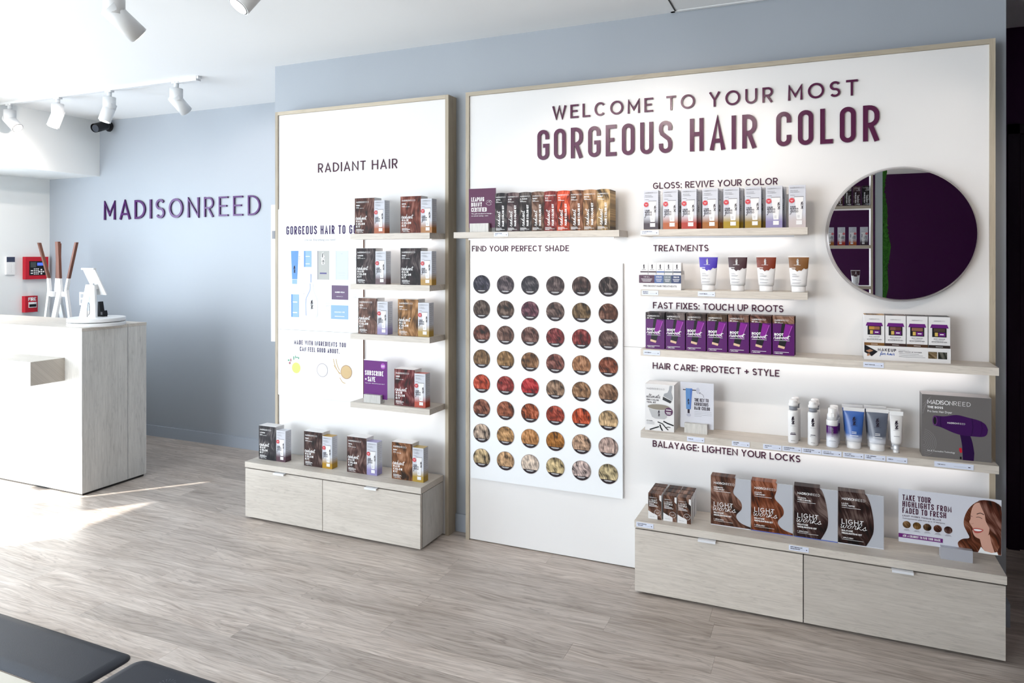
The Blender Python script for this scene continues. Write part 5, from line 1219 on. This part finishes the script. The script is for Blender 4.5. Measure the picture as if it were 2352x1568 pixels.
b.obj('keys', M_inkw, t)['kind'] = 'stuff'
t = thing('fire_pull_station', 'red fire pull station with a white T-shaped handle area', 'fire alarm', (-6.419, 4.040, 1.002))
MB().box(.0005, .045, -.054, .054, 0, .142).obj('casing', M_red, t); MB().box(.045, .050, -.026, .042, .040, .088).obj('pull_bar', M_inkw, t); MB().box(.050, .0515, -.022, .038, .046, .070).obj('pull_slot', M_black, t)
b = MB(); text(b, 'FIRE', 0, 0, .030, 0, 'wide', .22, .068)
f = b.mesh('lettering', [M_inkw]); o = put('lettering', f, t, (.0455, -.028, .100)); o.rotation_euler = (0, 0, R(90))
t = thing('wall_outlet', 'white double wall outlet on the grey wall behind the tablet stand', 'outlet', (-5.975, 4.23, 1.062))
MB().box(-.036, .036, -.006, -.0005, 0, .116).obj('cover_plate', M_white, t); MB().box(-.016, .016, -.008, -.006, .018, .050).box(-.016, .016, -.008, -.006, .066, .098).obj('sockets', mat('socket_grey', (.5, .52, .54), .5), t)
t = thing('security_camera', 'black bullet security camera on the grey wall near the soffit', 'security camera', (-5.625, 4.23, 2.610))
MB().cyl((0, -.0005, 0), (0, -.014, 0), .042, n=32).obj('mount_plate', M_black, t)
MB().cyl((0, -.014, 0), (.0, -.052, -.004), .012, n=14).cyl((0, -.050, -.002), (.045, -.085, -.006), .014, n=14).obj('bracket', M_black, t)
MB().cyl((.045, -.070, -.004), (.072, -.185, -.048), .034, n=32).cyl((.050, -.085, -.005), (.0735, -.196, -.047), .0375, n=32, caps=False).obj('housing', M_black, t)
MB().cyl((.0721, -.1856, -.0482), (.0724, -.1870, -.0487), .030, n=28).obj('lens_window', mat('camera_glass', (.05, .06, .08), .1), t)

# ------------------------------------------------------------------ anti-fatigue mats
def rubber(label, x0, x1, y0, y1):
    t = thing('rubber_mat', label, 'mat', ((x0+x1)/2, (y0+y1)/2, 0), 'charcoal rubber mats'); w = (x1-x0)/2; d = (y1-y0)/2
    b = MB(); rings = []
    for ins, z in ((0, 0), (0, .002), (.012, .008), (.026, .013), (.040, .015)):
        rr = .045-ins*.6; P = []
        for cx, cy, a0 in ((w, d, 0), (-w, d, 90), (-w, -d, 180), (w, -d, 270)):
            for k in range(7):
                a = R(a0+15*k); sx = 1 if cx > 0 else -1; sy = 1 if cy > 0 else -1
                P.append((cx-sx*(ins+rr)+rr*cos(a), cy-sy*(ins+rr)+rr*sin(a), z))
        rings.append(P)
    n = len(rings[0])
    for j, P in enumerate(rings): b.v += P
    for j in range(len(rings)-1):
        for i in range(n): b.f.append([j*n+i, j*n+(i+1) % n, (j+1)*n+(i+1) % n, (j+1)*n+i]); b.m.append(0); b.sm.append(True)
    b.f.append([(len(rings)-1)*n+i for i in range(n)]); b.m.append(0); b.sm.append(False)
    b.obj('mat_body', M_mat, t); return t
rubber('charcoal rubber floor mat nearer the counter', -3.90, -2.345, 1.615, 1.868)
t = rubber('charcoal rubber floor mat with an embossed round mark', -2.318, -1.20, 1.56, 1.868)
b = MB()
for k in range(12): a = R(30*k); b.box(.0, .001, 0, .001, .015, .0151); 
b = MB(); n = 24
for k in range(16):
    a = 2*pi*k/16; b.add([(-.32+.012*cos(a), .06+.012*sin(a), .0153), (-.32+.032*cos(a-.05), .06+.032*sin(a-.05), .0153), (-.32+.032*cos(a+.05), .06+.032*sin(a+.05), .0153)], [(0, 1, 2)])
b.obj('embossed_mark', mat('rubber_shine', (.05, .055, .07), .3), t)['kind'] = 'stuff'

# ------------------------------------------------------------------ behind the camera: what the round mirror shows
UX0, UX1, UY = -.62, .4640, -1.05
t = thing('display_rack', 'white open rack with oak-edged shelves standing behind the camera, seen in the mirror', 'rack', (UX0, UY, 0))
w = UX1-UX0
for x0 in (0, w-.018):
    MB().box(x0, x0+.018, -.25, -.001, 0, 2.667).obj('side_panel', M_white, t); MB().box(x0-.001, x0+.019, -.001, .006, 0, 2.667).obj('edge_strip', M_edge, t)
for z in (.35, .78, 1.205, 1.600, 1.985): MB().box(.018, w-.018, -.24, .004, z-.030, z-.001).box(.018, w-.018, .004, .008, z-.030, z-.001, 1).obj('rack_shelf', [M_white, M_edgex], t)
t = thing('moss_partition', 'pale grey partition with a ragged strip of green moss, seen in the mirror', 'partition', (.4850, -1.05, 0))
MB().box(0, .062, -.08, -.005, 0, 2.667).obj('partition_board', mat('partition_grey', (.40, .44, .45), .4), t)
mo = MB(); rr = random.Random(3); pts = [(.064, 2.66)]+[(.100+.018*sin(z*5.1)+.010*sin(z*17)+.006*rr.random(), z) for z in [2.66-.03*k for k in range(88)]]+[(.064, .02)]
mo.prism(pts, -.07, -.010)
for k in range(900):
    z = .05+2.58*rr.random(); x = .066+rr.random()*(.034+.016*sin(z*5.1)); a = .005+.005*rr.random()
    mo.add([(x-a, -.010, z-a), (x+a, -.010, z-a), (x, -.010, z+a), (x, .000, z)], [(0, 1, 3), (1, 2, 3), (2, 0, 3)])
o = mo.obj('moss_strip', mat('moss_green', (.035, .17, .012), .9), t); o['kind'] = 'stuff'
rot = (0, 0, pi)
for i, (c, code, wd) in enumerate(NINE[:8]): nine(UX1-.060-i*.0780, UY-.012, 1.985, c, code, f'narrow {wd} hair colour box on the rack behind the camera', rot, 'narrow boxes on the rack behind the camera')
for i, (c, wd) in enumerate(GL[:6]): gloss(UX1-.075-i*.1000, UY-.010, 1.600, c, f'gloss box fading to {wd} on the rack behind the camera', 'gloss boxes on the rack behind the camera', rot)
for i, (x, c, wd) in enumerate(((UX1-.15, '#4a2630', 'maroon'), (UX1-.33, '#8a300a', 'rust'), (UX1-.51, '#8e5c28', 'caramel'))):
    o = squeeze_tube(x, UY-.040, 1.205, .152, .083, c, f'white squeeze tube with a {wd} band on the rack behind the camera', 'tubes on the rack behind the camera'); o.rotation_euler = rot
